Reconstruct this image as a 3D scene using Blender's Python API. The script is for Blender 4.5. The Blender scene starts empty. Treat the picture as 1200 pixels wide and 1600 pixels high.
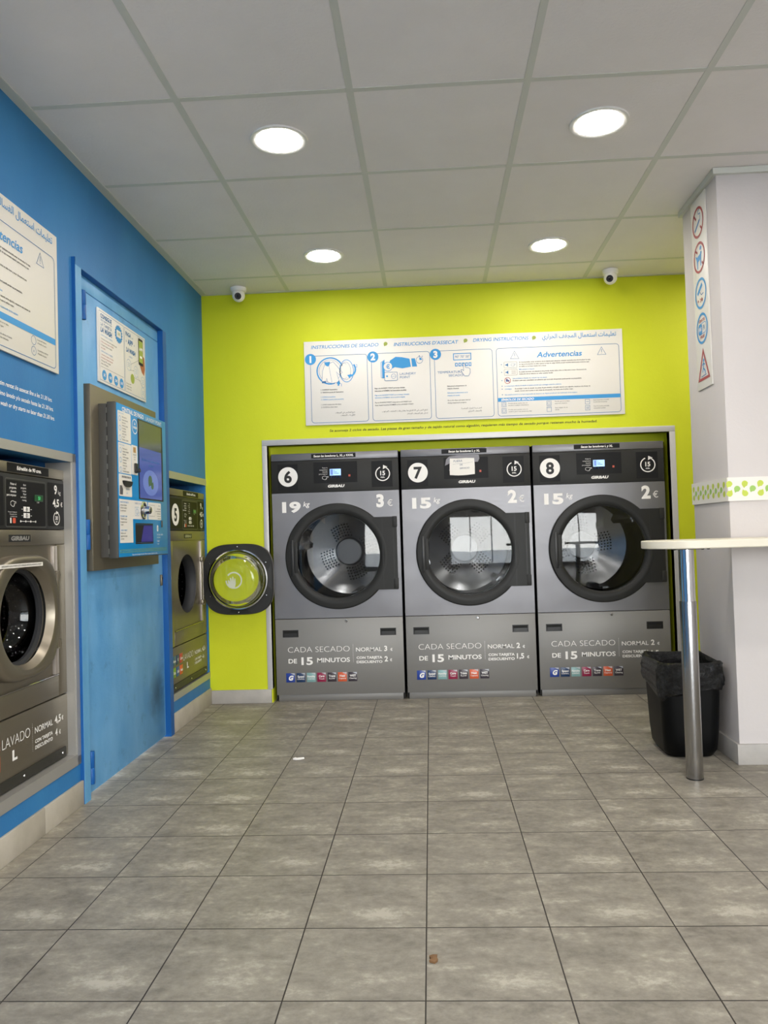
import bpy, bmesh, math, random
from math import sin, cos, pi, radians as rad
from mathutils import Matrix, Vector
random.seed(7)
S = bpy.context.scene
COL = S.collection

# ------------------------------------------------------------------ camera
cam_d = bpy.data.cameras.new('camera'); cam = bpy.data.objects.new('camera', cam_d); COL.objects.link(cam)
S.camera = cam
cam_d.sensor_fit = 'VERTICAL'; cam_d.sensor_height = 36.0
cam_d.lens = 1193.896 / 1600 * 36
cam_d.shift_x = -14.95 / 1600; cam_d.shift_y = 2.136 / 1600
cam_d.clip_start = .05
R_ = ((0.99839, 0.04804, -0.03003), (0.03129, -0.02583, 0.99918), (-0.04722, 0.99851, 0.02729))
rx, up, fw_ = (Vector(v) for v in R_)
M = Matrix((rx, up, -fw_)).transposed().to_4x4()
M.translation = (1.37021, -4.63129, 1.0003)
cam.matrix_world = M

# ------------------------------------------------------------------ world, exposure
w = bpy.data.worlds.new('sky'); S.world = w; w.use_nodes = True
nt = w.node_tree; bg = nt.nodes['Background']
tc = nt.nodes.new('ShaderNodeTexCoord'); sx = nt.nodes.new('ShaderNodeSeparateXYZ'); cr = nt.nodes.new('ShaderNodeValToRGB')
nt.links.new(tc.outputs['Generated'], sx.inputs[0]); nt.links.new(sx.outputs['Z'], cr.inputs[0]); nt.links.new(cr.outputs[0], bg.inputs[0])
cr.color_ramp.elements[0].color = (1, .965, .93, 1); cr.color_ramp.elements[1].color = (.62, .74, .95, 1)
bg.inputs[1].default_value = 10.5
S.view_settings.view_transform = 'Standard'; S.view_settings.look = 'None'
S.view_settings.exposure = 0.88; S.view_settings.gamma = 1; S.view_settings.use_curve_mapping = False
LAMP = 54.0          # radiance of the round ceiling lamps
H = 2.509            # ceiling height
YF = -7.2            # shop front
XR = 4.3             # right wall

# daylight opening of the shop front (portal that guides sky sampling)
pl = bpy.data.lights.new('window_daylight', 'AREA'); pl.shape = 'RECTANGLE'; pl.size = 2.9; pl.size_y = 2.2
pl.cycles.is_portal = True
po = bpy.data.objects.new('window_daylight', pl); COL.objects.link(po); po.location = (2.52, YF - .12, 1.2); po.rotation_euler = (rad(90), 0, 0)

# ------------------------------------------------------------------ materials
def C(h, k=1.0):
    h = h.lstrip('#'); o = []
    for i in (0, 2, 4):
        c = int(h[i:i + 2], 16) / 255
        o.append((c / 12.92 if c <= .04045 else ((c + .055) / 1.055) ** 2.4) * k)
    return (*o, 1)
MATS = {}
def mat(name, col, rough=.5, metal=0, spec=.5, emit=None, es=0, coat=0):
    if name in MATS: return MATS[name]
    m = bpy.data.materials.new(name); m.use_nodes = True; MATS[name] = m
    b = m.node_tree.nodes['Principled BSDF']
    b.inputs['Base Color'].default_value = C(col) if isinstance(col, str) else (*col, 1)
    b.inputs['Roughness'].default_value = rough; b.inputs['Metallic'].default_value = metal
    b.inputs['Specular IOR Level'].default_value = spec
    b.inputs['Coat Weight'].default_value = coat
    if emit: b.inputs['Emission Color'].default_value = C(emit); b.inputs['Emission Strength'].default_value = es
    return m
class NT:
    def __init__(s, m): s.t = m.node_tree; s.b = s.t.nodes['Principled BSDF']
    def n(s, typ, **kw):
        x = s.t.nodes.new(typ)
        for k, v in kw.items():
            if k.startswith('i_'): x.inputs[k[2:].replace('_', ' ')].default_value = v
            else: setattr(x, k, v)
        return x
    def l(s, a, b): s.t.links.new(a, b)
    def noise(s, scale, detail=4, rough=.5, vec=None, stretch=None, dist=0):
        if vec is None: vec = s.n('ShaderNodeTexCoord').outputs['Object']
        if stretch:
            mp = s.n('ShaderNodeMapping'); mp.inputs['Scale'].default_value = stretch; s.l(vec, mp.inputs[0]); vec = mp.outputs[0]
        x = s.n('ShaderNodeTexNoise'); x.inputs['Scale'].default_value = scale; x.inputs['Detail'].default_value = detail
        x.inputs['Roughness'].default_value = rough; x.inputs['Distortion'].default_value = dist
        s.l(vec, x.inputs['Vector']); return x.outputs['Fac']
    def ramp(s, fac, stops):
        r = s.n('ShaderNodeValToRGB'); e = r.color_ramp.elements
        while len(e) < len(stops): e.new(.5)
        for i, (p, c) in enumerate(stops): e[i].position = p; e[i].color = C(c) if isinstance(c, str) else (c, c, c, 1)
        s.l(fac, r.inputs[0]); return r.outputs[0]
    def mix(s, fac, a, b, mode='MIX'):
        x = s.n('ShaderNodeMix', data_type='RGBA', blend_type=mode)
        for sock, v in ((x.inputs[0], fac), (x.inputs[6], a), (x.inputs[7], b)):
            if hasattr(v, 'default_value'): s.l(v, sock)
            else: sock.default_value = v
        return x.outputs[2]
    def math(s, op, a, b=None):
        x = s.n('ShaderNodeMath', operation=op)
        for i, v in enumerate((a, b)):
            if v is None: continue
            if hasattr(v, 'default_value'): s.l(v, x.inputs[i])
            else: x.inputs[i].default_value = v
        return x.outputs[0]
    def bump(s, h, strength=.2, dist=.002):
        x = s.n('ShaderNodeBump'); x.inputs['Strength'].default_value = strength; x.inputs['Distance'].default_value = dist
        s.l(h, x.inputs['Height']); s.l(x.outputs[0], s.b.inputs['Normal'])
def wall_mat(name, a, b, scale=2.5, rough=.55, stretch=(1, 1, .5), bump=.15, mid=.5, spec=.3):
    m = mat(name, a, rough, spec=spec); n = NT(m)
    f = n.noise(scale, 6, .6, stretch=stretch)
    n.l(n.ramp(f, [(mid - .18, a), (mid + .2, b)]), n.b.inputs['Base Color'])
    n.bump(n.noise(90, 3), bump, .003); return m
m_blue = wall_mat('blue_wall_paint', '#2a6ea9', '#3780b8', 1.8, rough=.5)
m_bluedoor = wall_mat('blue_door_paint', '#5596c6', '#6eaad6', 4, rough=.42, stretch=(1.6, 1.6, .7), bump=.2)
m_bluedark = wall_mat('blue_frame_gloss_paint', '#145497', '#1a5ca2', 6, rough=.4)
m_bluerec = mat('blue_recess_paint', '#1c5f9a', .6)
m_green = wall_mat('lime_wall_paint', '#c8d01c', '#d1d92c', 1.5, rough=.6)
m_white = wall_mat('white_wall_paint', '#c9c3c1', '#cfc9c7', 2.5, rough=.7)
m_ceil = wall_mat('ceiling_board', '#e4dfdc', '#eae5e2', 3, rough=.85, bump=.5, stretch=(1, 1, 1))
m_tbar = mat('ceiling_rail_grey', '#cbccc4', .55)
m_skirt = wall_mat('skirting_tile', '#aaa395', '#b9b2a5', 9, rough=.5, stretch=(1, 1, 1))
m_skirtp = wall_mat('skirting_tile_grey', '#a29e99', '#b1aca6', 9, rough=.5, stretch=(1, 1, 1))
def steel(name, col, rough, metal=1.0, stretch=(1, 1, 60), var=.08, wavy=False):
    m = mat(name, col, rough, metal); n = NT(m)
    f = n.noise(6, 4, .6, stretch=stretch)
    r = n.n('ShaderNodeMapRange'); n.l(f, r.inputs[0]); r.inputs[3].default_value = rough - var; r.inputs[4].default_value = rough + var
    n.l(r.outputs[0], n.b.inputs['Roughness']); n.b.inputs['Anisotropic'].default_value = .4
    if wavy: n.bump(n.noise(3.2, 1, .4), .35, .02)
    return m
m_steel = steel('brushed_steel', '#737275', .38, .72, wavy=True)
m_steelm = steel('satin_grey_steel', '#82807d', .5, .35)
m_taupe = steel('taupe_brushed_steel', '#8d8577', .36, .85)
m_chrome = mat('chrome', '#d8d8da', .12, 1)
m_tube = steel('brushed_tube_steel', '#a9a8a8', .22, 1, stretch=(60, 60, 1), var=.05)
m_frame = mat('grey_metal_frame', '#b3b1ad', .38, .55)
m_framew = mat('white_grey_frame', '#c3c2c2', .4, .2)
m_black = mat('black_plastic', '#131314', .4)
m_charc = mat('charcoal_panel', '#2b2b2a', .5, spec=.25)
m_ring = mat('door_ring_plastic', '#232322', .48, spec=.28)
m_dark = mat('dark_rubber', '#26272a', .6)
m_lab = mat('black_label', '#101013', .55, spec=.25)
m_wht = mat('white_print', '#efece8', .6)
m_blk = mat('black_print', '#1b1b1d', .6)
m_paper = mat('white_board', '#e4e0d9', .45)
m_pb = mat('blue_print', '#3291cf', .5)
m_pbd = mat('deep_blue_print', '#2d6fa6', .5)
m_leaf = mat('olive_print', '#9aa845', .5)
m_red = mat('red_print', '#a5383c', .5)
m_greyp = mat('grey_print', '#55555a', .6)
m_kiosk = mat('kiosk_blue', '#0a86c6', .35)
m_kgrey = mat('kiosk_grey_metal', '#55534f', .5, .3)
m_plate = steel('galvanised_plate', '#7d7666', .42, .7)
m_drum = steel('drum_steel', '#a3a3a7', .2, 1, stretch=(3, 3, 3))
m_drumd = steel('dark_drum_steel', '#4d4e52', .14, 1, stretch=(3, 3, 3), var=.05)
m_hole = mat('drum_hole', '#0a0a0a', .8)
m_table = mat('cream_laminate', '#ddd6c4', .4)
m_bin = mat('black_bin_plastic', '#040506', .42, spec=.18)
m_bag = mat('black_bag_film', '#020203', .16, spec=.5)
_n = NT(m_bag); _n.bump(_n.noise(38, 5, .75, dist=1.2), 1.0, .012)
m_lamp = mat('lamp_diffuser', '#ffffff', .5, emit='#fff8f0', es=LAMP)
m_lampring = mat('lamp_ring_white', '#e4e2de', .4)
m_lcd = mat('lcd_lit', '#93b2e0', .3, emit='#86aee8', es=.75)
m_lcdg = mat('green_display', '#0b2a12', .3, emit='#0f5a22', es=.25)
m_lcdbtn = mat('small_button_blue', '#4a78c0', .4, emit='#4a78c0', es=.25)
m_scr = mat('screen_violet', '#2a3560', .15, emit='#5264ad', es=.3)
m_scrt = mat('screen_grey', '#3a423c', .15, emit='#5a6258', es=.12)
m_scrl = mat('screen_pale', '#3c4a80', .15, emit='#7488c4', es=.3)
m_scrg = mat('screen_green', '#2c4a2a', .15, emit='#3c6434', es=.2)
m_purple = mat('tray_purple_light', '#160b50', .3, emit='#2410a8', es=.16)
m_copper = mat('tape_silver', '#77757b', .45, .1)
m_brown = mat('dry_leaf_brown', '#7a5a3a', .8)
m_skin = mat('hand_brown_print', '#a5603e', .6)
def glass(name, tint=(1, 1, 1), refl=.9):
    m = bpy.data.materials.new(name); m.use_nodes = True; t = m.node_tree; t.nodes.clear()
    o = t.nodes.new('ShaderNodeOutputMaterial'); a = t.nodes.new('ShaderNodeBsdfTransparent'); g = t.nodes.new('ShaderNodeBsdfGlossy')
    x = t.nodes.new('ShaderNodeMixShader'); f = t.nodes.new('ShaderNodeFresnel'); f.inputs[0].default_value = 1.55
    mu = t.nodes.new('ShaderNodeMath'); mu.operation = 'MULTIPLY'; mu.inputs[1].default_value = refl
    a.inputs[0].default_value = (*tint, 1); g.inputs['Roughness'].default_value = .03
    t.links.new(f.outputs[0], mu.inputs[0]); t.links.new(mu.outputs[0], x.inputs[0]); t.links.new(a.outputs[0], x.inputs[1]); t.links.new(g.outputs[0], x.inputs[2])
    t.links.new(x.outputs[0], o.inputs[0]); return m
m_glass = glass('clear_glass', (.93, .95, .95)); m_glassd = glass('tinted_door_glass', (.66, .68, .68), 1.1)
# floor tiles
FW, FD, FX, FY = .31041, .30408, 1.32929, -2.96797
def floor_mat():
    m = mat('grey_floor_tiles', '#8f877c', .42, spec=.35); n = NT(m)
    g = n.n('ShaderNodeNewGeometry').outputs['Position']; s = n.n('ShaderNodeSeparateXYZ'); n.l(g, s.inputs[0])
    u = n.math('DIVIDE', n.math('SUBTRACT', s.outputs[0], FX), FW); v = n.math('DIVIDE', n.math('SUBTRACT', s.outputs[1], FY), FD)
    fu, fv = n.math('FRACT', u), n.math('FRACT', v); iu, iv = n.math('FLOOR', u), n.math('FLOOR', v)
    def edge(f, sz): return n.math('MULTIPLY', n.math('MINIMUM', f, n.math('SUBTRACT', 1.0, f)), sz)
    d = n.math('MINIMUM', edge(fu, FW), edge(fv, FD))
    joint = n.math('LESS_THAN', d, .0017)
    cid = n.n('ShaderNodeCombineXYZ'); n.l(iu, cid.inputs[0]); n.l(iv, cid.inputs[1])
    wn = n.n('ShaderNodeTexWhiteNoise'); n.l(cid.outputs[0], wn.inputs['Vector'])
    off = n.n('ShaderNodeVectorMath', operation='MULTIPLY'); n.l(wn.outputs['Color'], off.inputs[0]); off.inputs[1].default_value = (.6, .6, 9)
    loc = n.n('ShaderNodeCombineXYZ'); n.l(fu, loc.inputs[0]); n.l(fv, loc.inputs[1])
    ad = n.n('ShaderNodeVectorMath', operation='ADD'); n.l(loc.outputs[0], ad.inputs[0]); n.l(off.outputs[0], ad.inputs[1])
    big = n.noise(2.0, 6, .68, vec=ad.outputs[0], stretch=(1.0, 1.9, 1), dist=.3)
    fine = n.noise(11, 8, .75, vec=ad.outputs[0], stretch=(1, 1.3, 1))
    # a pale cloud low on every tile
    dx = n.math('SUBTRACT', fu, .62); dy = n.math('SUBTRACT', fv, .24)
    rr = n.math('SQRT', n.math('ADD', n.math('MULTIPLY', n.math('MULTIPLY', dx, dx), 6.0), n.math('MULTIPLY', n.math('MULTIPLY', dy, dy), 34.0)))
    rr = n.math('ADD', rr, n.math('MULTIPLY', n.math('SUBTRACT', big, .5), 2.6))
    cl = n.math('MAXIMUM', n.math('SUBTRACT', 1.0, rr), 0.0)
    cl = n.math('MULTIPLY', n.math('MULTIPLY', cl, n.math('ADD', wn.outputs['Value'], .35)), n.math('MULTIPLY', fine, 1.7))
    tot = n.math('ADD', n.math('ADD', n.math('MULTIPLY', big, .56), n.math('MULTIPLY', fine, .44)), n.math('MULTIPLY', cl, .17))
    c = n.ramp(tot, [(.38, '#757066'), (.49, '#898378'), (.56, '#958f82'), (.66, '#b3ad9f')])
    n.l(n.mix(joint, c, C('#2f2a27')), n.b.inputs['Base Color'])
    rm = n.n('ShaderNodeMapRange'); n.l(big, rm.inputs[0]); rm.inputs[3].default_value = .36; rm.inputs[4].default_value = .56
    n.l(rm.outputs[0], n.b.inputs['Roughness'])
    hh = n.math('ADD', n.math('MULTIPLY', n.math('SUBTRACT', 1.0, joint), 1.0), n.math('MULTIPLY', fine, .25)); n.bump(hh, .35, .0015)
    return m
m_floor = floor_mat()

# ------------------------------------------------------------------ mesh builder
def edges_rr(x0, x1, z0, z1, r, n=6):
    o = []
    for cx, cz, a0 in ((x1 - r, z1 - r, 0), (x0 + r, z1 - r, 90), (x0 + r, z0 + r, 180), (x1 - r, z0 + r, 270)):
        for k in range(n + 1):
            a = rad(a0 + 90 * k / n); o.append((cx + r * cos(a), cz + r * sin(a)))
    return o
def circ(cx, cz, r, n=40, ry=None, a0=0, a1=360):
    full = abs(a1 - a0) >= 360; m = n if full else n + 1
    return [(cx + r * cos(rad(a0 + (a1 - a0) * k / n)), cz + (ry or r) * sin(rad(a0 + (a1 - a0) * k / n))) for k in range(m)]
_tc = bpy.data.curves.new('lettering_source', 'FONT'); _to = bpy.data.objects.new('lettering_source', _tc)
_cache = {}
def glyphs(s, off, res):
    k = (s, off, res)
    if k not in _cache:
        if _to.name not in COL.objects: COL.objects.link(_to)
        _tc.body = s; _tc.size = 1; _tc.offset = off; _tc.resolution_u = res
        _to.update_tag(); dg = bpy.context.evaluated_depsgraph_get(); dg.update(); ev = _to.evaluated_get(dg); me = ev.to_mesh()
        _cache[k] = ([(v.co.x, v.co.y) for v in me.vertices], [tuple(p.vertices) for p in me.polygons]); ev.to_mesh_clear()
    return _cache[k]
AR = {}
_c = 0xFE8D
for ch, nf in (('ا', 2), ('ب', 4), ('ة', 2), ('ت', 4), ('ث', 4), ('ج', 4), ('ح', 4), ('خ', 4), ('د', 2), ('ذ', 2), ('ر', 2), ('ز', 2), ('س', 4), ('ش', 4),
               ('ص', 4), ('ض', 4), ('ط', 4), ('ظ', 4), ('ع', 4), ('غ', 4), ('ف', 4), ('ق', 4), ('ك', 4), ('ل', 4), ('م', 4), ('ن', 4), ('ه', 4), ('و', 2), ('ى', 2), ('ي', 4)):
    AR[ch] = (_c, nf); _c += nf
def arabic(s):
    words = []
    for wd in s.split(' '):
        o = ''
        for i, ch in enumerate(wd):
            if ch not in AR: o = ch + o; continue
            base, nf = AR[ch]
            prev = i > 0 and wd[i - 1] in AR and AR[wd[i - 1]][1] == 4
            nxt = nf == 4 and i + 1 < len(wd) and wd[i + 1] in AR
            k = (3 if prev and nxt else 2 if nxt else 1 if prev else 0)
            o = chr(base + k) + o
        words.append(o)
    return ' '.join(reversed(words))
class MB:
    """collects solids and flat print in facade coordinates: x right, z up, the front looks to -y"""
    def __init__(s): s.bm = bmesh.new(); s.m = []; s.layer = 0
    def mi(s, m):
        if m not in s.m: s.m.append(m)
        return s.m.index(m)
    def face(s, vs, m):
        f = s.bm.faces.new([s.bm.verts.new(v) for v in vs]); f.material_index = s.mi(m); return f
    def box(s, x0, x1, y0, y1, z0, z1, m, bev=0, seg=2):
        t = bmesh.new(); bmesh.ops.create_cube(t, size=1)
        for v in t.verts: v.co = ((x0 + x1) / 2 + v.co.x * (x1 - x0), (y0 + y1) / 2 + v.co.y * (y1 - y0), (z0 + z1) / 2 + v.co.z * (z1 - z0))
        if bev: bmesh.ops.bevel(t, geom=list(t.edges), offset=bev, segments=seg, affect='EDGES', profile=.5)
        s.absorb(t, m)
    def absorb(s, t, m, mx=None):
        i = s.mi(m); mp = {}
        for v in t.verts: mp[v] = s.bm.verts.new(mx @ v.co if mx else v.co)
        for f in t.faces: s.bm.faces.new([mp[v] for v in f.verts]).material_index = i
        t.free()
    def loops(s, rings, m, close=True, cap0=False, cap1=False):
        vs = [[s.bm.verts.new(p) for p in r] for r in rings]; i = s.mi(m)
        for a, b in zip(vs, vs[1:]):
            n = len(a)
            for k in range(n if close else n - 1):
                s.bm.faces.new((a[k], a[(k + 1) % n], b[(k + 1) % n], b[k])).material_index = i
        if cap0: s.bm.faces.new(vs[0]).material_index = i
        if cap1: s.bm.faces.new(vs[-1][::-1]).material_index = i
    def prism(s, out, y0, y1, m, bev=0):
        if bev:
            cx = sum(p[0] for p in out) / len(out); cz = sum(p[1] for p in out) / len(out)
            w_ = max(abs(p[0] - cx) for p in out); k = 1 - bev / w_
            inn = [(cx + (x - cx) * k, cz + (z - cz) * k) for x, z in out]
            s.loops([[(x, y0, z) for x, z in inn], [(x, y0 + bev, z) for x, z in out], [(x, y1, z) for x, z in out]], m, cap0=True, cap1=True)
        else: s.loops([[(x, y0, z) for x, z in out], [(x, y1, z) for x, z in out]], m, cap0=True, cap1=True)
    def lathe(s, prof, m, c=(0, 0, 0), axis='y', n=48, cap0=False, cap1=False):
        rings = []
        for r, h in prof:
            rg = []
            for k in range(n):
                a = 2 * pi * k / n; p, q = r * cos(a), r * sin(a)
                rg.append({'y': (c[0] + p, c[1] + h, c[2] + q), 'z': (c[0] + p, c[1] + q, c[2] + h), 'x': (c[0] + h, c[1] + p, c[2] + q)}[axis])
            rings.append(rg)
        s.loops(rings, m, cap0=cap0, cap1=cap1)
    def sheet_hole(s, x0, x1, z0, z1, cx, cz, r, y, m, depth=.02, n=96, rim=None):
        ang = sorted(set([2 * pi * k / n for k in range(n)] + [math.atan2(z - cz, x - cx) % (2 * pi) for x in (x0, x1) for z in (z0, z1)]))
        out = []; inn = []
        for a in ang:
            dx, dz = cos(a), sin(a); t = 9
            if dx > 1e-9: t = min(t, (x1 - cx) / dx)
            if dx < -1e-9: t = min(t, (x0 - cx) / dx)
            if dz > 1e-9: t = min(t, (z1 - cz) / dz)
            if dz < -1e-9: t = min(t, (z0 - cz) / dz)
            out.append((cx + dx * t, cz + dz * t)); inn.append((cx + dx * r, cz + dz * r))
        s.loops([[(x, y + depth, z) for x, z in out], [(x, y, z) for x, z in out], [(x, y, z) for x, z in inn], [(x, y + depth, z) for x, z in inn]], m)
    def tube(s, pts, r, m, n=12, cap=True):
        pts = [Vector(p) for p in pts]; rings = []
        for i, p in enumerate(pts):
            d = (pts[min(i + 1, len(pts) - 1)] - pts[max(i - 1, 0)]).normalized()
            a = d.orthogonal().normalized() if i == 0 else (a - d * a.dot(d)).normalized()
            b = d.cross(a); rr = r[i] if isinstance(r, (list, tuple)) else r
            rings.append([p + rr * (cos(2 * pi * k / n) * a + sin(2 * pi * k / n) * b) for k in range(n)])
        s.loops(rings, m, cap0=cap, cap1=cap)
    # ---- flat print, lifted off the face at y by a hair
    def flat(s, pts, m, y=0.0):
        s.face([(x, y - .0005, z) for x, z in pts], m)
    def rect(s, x0, x1, z0, z1, m, y=0.0, r=0): s.flat(edges_rr(x0, x1, z0, z1, r, 4) if r else [(x0, z0), (x1, z0), (x1, z1), (x0, z1)], m, y)
    def disc(s, cx, cz, r, m, y=0.0, n=36, ry=None): s.flat(circ(cx, cz, r, n, ry), m, y)
    def line(s, pts, wd, m, y=0.0, closed=False):
        P = [Vector(p) for p in pts]; n = len(P); L = []; Rr = []
        for i in range(n):
            a = P[i - 1] if (i or closed) else P[i]; b = P[(i + 1) % n] if (i < n - 1 or closed) else P[i]
            d1 = (P[i] - a); d2 = (b - P[i])
            d1 = d1.normalized() if d1.length > 1e-9 else d2.normalized(); d2 = d2.normalized() if d2.length > 1e-9 else d1
            t = d1 + d2; t = t.normalized() if t.length > 1e-6 else d1
            nn = Vector((-t.y, t.x)); k = max(.45, nn.dot(Vector((-d1.y, d1.x)))); o = nn * (wd / 2 / k)
            L.append(P[i] + o); Rr.append(P[i] - o)
        for i in range(n if closed else n - 1):
            j = (i + 1) % n
            s.flat([tuple(Rr[i]), tuple(Rr[j]), tuple(L[j]), tuple(L[i])], m, y)
    def rro(s, x0, x1, z0, z1, r, wd, m, y=0.0): s.line(edges_rr(x0, x1, z0, z1, r, 5), wd, m, y, True)
    def ringf(s, cx, cz, r, wd, m, y=0.0, a0=0, a1=360, n=36, ry=None):
        s.line(circ(cx, cz, r, n, ry, a0, a1), wd, m, y, abs(a1 - a0) >= 360)
    def text(s, t, x, z, h, m, w=None, al='l', b=0, it=0, y=0.0, res=0, tilt=0, mx=None):
        res = res or (5 if h > .03 else 4 if h > .016 else 3 if h > .009 else 2)
        vs, fs = glyphs(t, b, res)
        if not vs: return
        k = h / .70; x0 = min(v[0] for v in vs); x1 = max(v[0] for v in vs); kx = k
        if w: kx = w / (x1 - x0)
        elif mx and (x1 - x0) * k > mx: kx = mx / (x1 - x0)
        wd = (x1 - x0) * kx; ox = {'l': 0, 'c': -wd / 2, 'r': -wd}[al]
        i = s.mi(m); nv = []; ct, st = cos(tilt), sin(tilt)
        for a, c in vs:
            px = (a - x0) * kx + ox + c * k * it; pz = c * k
            nv.append(s.bm.verts.new((x + px * ct - pz * st, y - .0007, z + px * st + pz * ct)))
        for f in fs:
            try: s.bm.faces.new([nv[q] for q in f]).material_index = i
            except ValueError: pass
    def build(s, name, parent=None, loc=(0, 0, 0), rot=(0, 0, 0), recalc=True, sharp=38):
        if recalc: bmesh.ops.recalc_face_normals(s.bm, faces=list(s.bm.faces))
        me = bpy.data.meshes.new(name); s.bm.to_mesh(me); s.bm.free()
        for m in s.m: me.materials.append(m)
        me.shade_smooth(); me.set_sharp_from_angle(angle=rad(sharp))
        o = bpy.data.objects.new(name, me); COL.objects.link(o); o.location = loc; o.rotation_euler = rot; o.parent = parent
        return o
def tag(o, label=None, cat=None, group=None, kind=None):
    for k, v in (('label', label), ('category', cat), ('group', group), ('kind', kind)):
        if v: o[k] = v
    return o
def thing(name, label, cat, loc=(0, 0, 0), rz=0, group=None):
    o = bpy.data.objects.new(name, None); COL.objects.link(o); o.location = loc; o.rotation_euler = (0, 0, rz); o.empty_display_size = .1
    return tag(o, label, cat, group)
def struct(mb, name, parent=None, **k):
    o = mb.build(name, parent, **k)
    if parent is None: o['kind'] = 'structure'
    return o
LEFT = rad(90); RIGHT = rad(-90)      # facade rotations: on the left wall looking to +x, on the pillar looking to -x

# ================================================================== THE SETTING
b = MB(); b.face([(-.05, YF, 0), (XR, YF, 0), (XR, 1.1, 0), (-.05, 1.1, 0)], m_floor); b.box(-.05, XR, YF, 1.1, -.1, -.001, m_skirtp); struct(b, 'floor', recalc=False)
# ceiling boards and rails
b = MB(); b.box(-.1, XR, YF - .1, .12, H + .0022, H + .1, m_ceil)
ceil = struct(b, 'ceiling')
b = MB()
for i in range(-1, 8):
    x = .54376 + .6 * i
    if x > .05: b.box(x - .012, x + .012, YF, 0, H + .0006, H + .0025, m_tbar)
for j in range(-9, 4):
    y = -2.08647 + .6 * j
    if y > YF: b.box(.04, XR, y - .011, y + .011, H + .0009, H + .0025, m_tbar)
b.box(0, .036, YF, 0, H - .001, H + .004, m_tbar); b.box(.036, 2.96, -.02, 0, H - .001, H + .004, m_tbar)
b.build('ceiling_rails', ceil)

def wall_rects(mb, rects, y0, y1, m):
    for x0, x1, z0, z1 in rects: mb.box(x0, x1, y0, y1, z0, z1, m)
# back wall: opening x .386-2.815, z 0-1.565
b = MB(); wall_rects(b, [(-.1, .386, 0, H), (2.815, XR, 0, H), (.386, 2.815, 1.565, H)], 0, .12, m_green)
b.box(.386, 2.815, .1, .14, 1.515, 1.6, m_green)
b.box(.366, .386, .12, 1.05, 0, 1.6, m_green); b.box(2.815, 2.835, .12, 1.05, 0, 1.6, m_green)
b.box(.366, 2.835, .14, 1.05, 1.56, 1.6, m_green); b.box(.366, 2.835, 1.05, 1.1, 0, 1.6, m_green)
wb = struct(b, 'wall_back')
b = MB(); b.text('Se aconseja 2 ciclos de secado. Las piezas de gran tamaño y de tejido natural como algodón, requieren más tiempo de secado porque retienen mucho la humedad.',
                 .775, 1.637, .0145, m_blk, w=1.617, b=.012, it=.2)
o = b.build('wall_lettering', wb); o['label'] = 'black italic lettering under the drying board'
# left wall
b = MB()
ya, yb = -2.46, -1.763          # near washer opening
wall_rects(b, [(YF, ya, 0, H), (ya, yb, 1.315, H), (ya, yb, 0, .196), (yb, -1.69, 0, H), (-1.69, -.75, 2.1, H), (-.75, -.69, 0, H), (-.69, 0, 1.333, H), (-.69, 0, 0, .185), (-.015, 0.0, .185, 1.333)], 0, .1, m_blue)
for y0, y1 in ((ya, yb), (-.69, -.015)):
    b.box(y0 - .03, y1 + .03, .3, .33, 0, 1.36, m_bluerec)
    b.box(y0 - .03, y0 - .005, .1, .3, .15, 1.36, m_bluerec); b.box(y1 + .005, y1 + .03, .1, .3, .15, 1.36, m_bluerec)
    b.box(y0 - .03, y1 + .03, .1, .33, 1.335, 1.36, m_bluerec)
wl = struct(b, 'wall_left', rot=(0, 0, LEFT))
b = MB()
for s_, x, z, c in (('Últim rentat i/o assecat fins a les 21.30 hrs.', -1.905, 1.522, 0), ('Último lavado y/o secado hasta las 21.30 hrs.', -1.897, 1.489, 0), ('Last wash or dry starts no later than 21.30 hrs.', -1.889, 1.456, 0)):
    b.text(s_, x, z, .0145, m_wht, al='r', b=.014, it=.2)
o = b.build('wall_lettering', wl); o['label'] = 'white italic opening-hours lettering above the washer'
b = MB(); b.box(-.35, XR + .1, YF - .1, YF, 2.3, H, m_white); b.box(-.35, 1.1, YF - .1, YF, 0, 2.3, m_white); b.box(3.95, XR + .1, YF - .1, YF, 0, 2.3, m_white); b.box(1.1, 3.95, YF - .1, YF, 0, .12, m_skirtp)
struct(b, 'wall_front')
b = MB(); b.box(XR, XR + .1, YF, 1.1, 0, H, m_white); struct(b, 'wall_right')
# shop front glazing
b = MB()
for x in (1.1, 2.0, 2.95, 3.9): b.box(x, x + .05, YF - .08, YF - .02, .12, 2.3, m_frame)
b.box(1.1, 3.95, YF - .08, YF - .02, .12, .17, m_frame); b.box(1.1, 3.95, YF - .08, YF - .02, 2.25, 2.3, m_frame)
win = struct(b, 'window_1')
b = MB(); b.box(1.1, 3.95, YF - .053, YF - .047, .15, 2.28, m_glass); b.build('window_pane', win)
b = MB(); b.face([(-30, YF - .1, -.02), (40, YF - .1, -.02), (40, -45, -.02), (-30, -45, -.02)], mat('pavement_grey', '#a8a49c', .8)); struct(b, 'ground', recalc=False)
# pillar
b = MB(); b.box(2.628, 3.3, -1.36, -.93, 0, H, m_white, .004, 2); struct(b, 'wall_pillar')
b = MB(); b.box(2.616, 3.31, -1.372, -.92, 0, .085, m_skirtp, .002); struct(b, 'baseboard_pillar')
b = MB(); b.box(2.612, 3.31, -1.376, -.92, H - .026, H, m_tbar); struct(b, 'trim_pillar')
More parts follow.
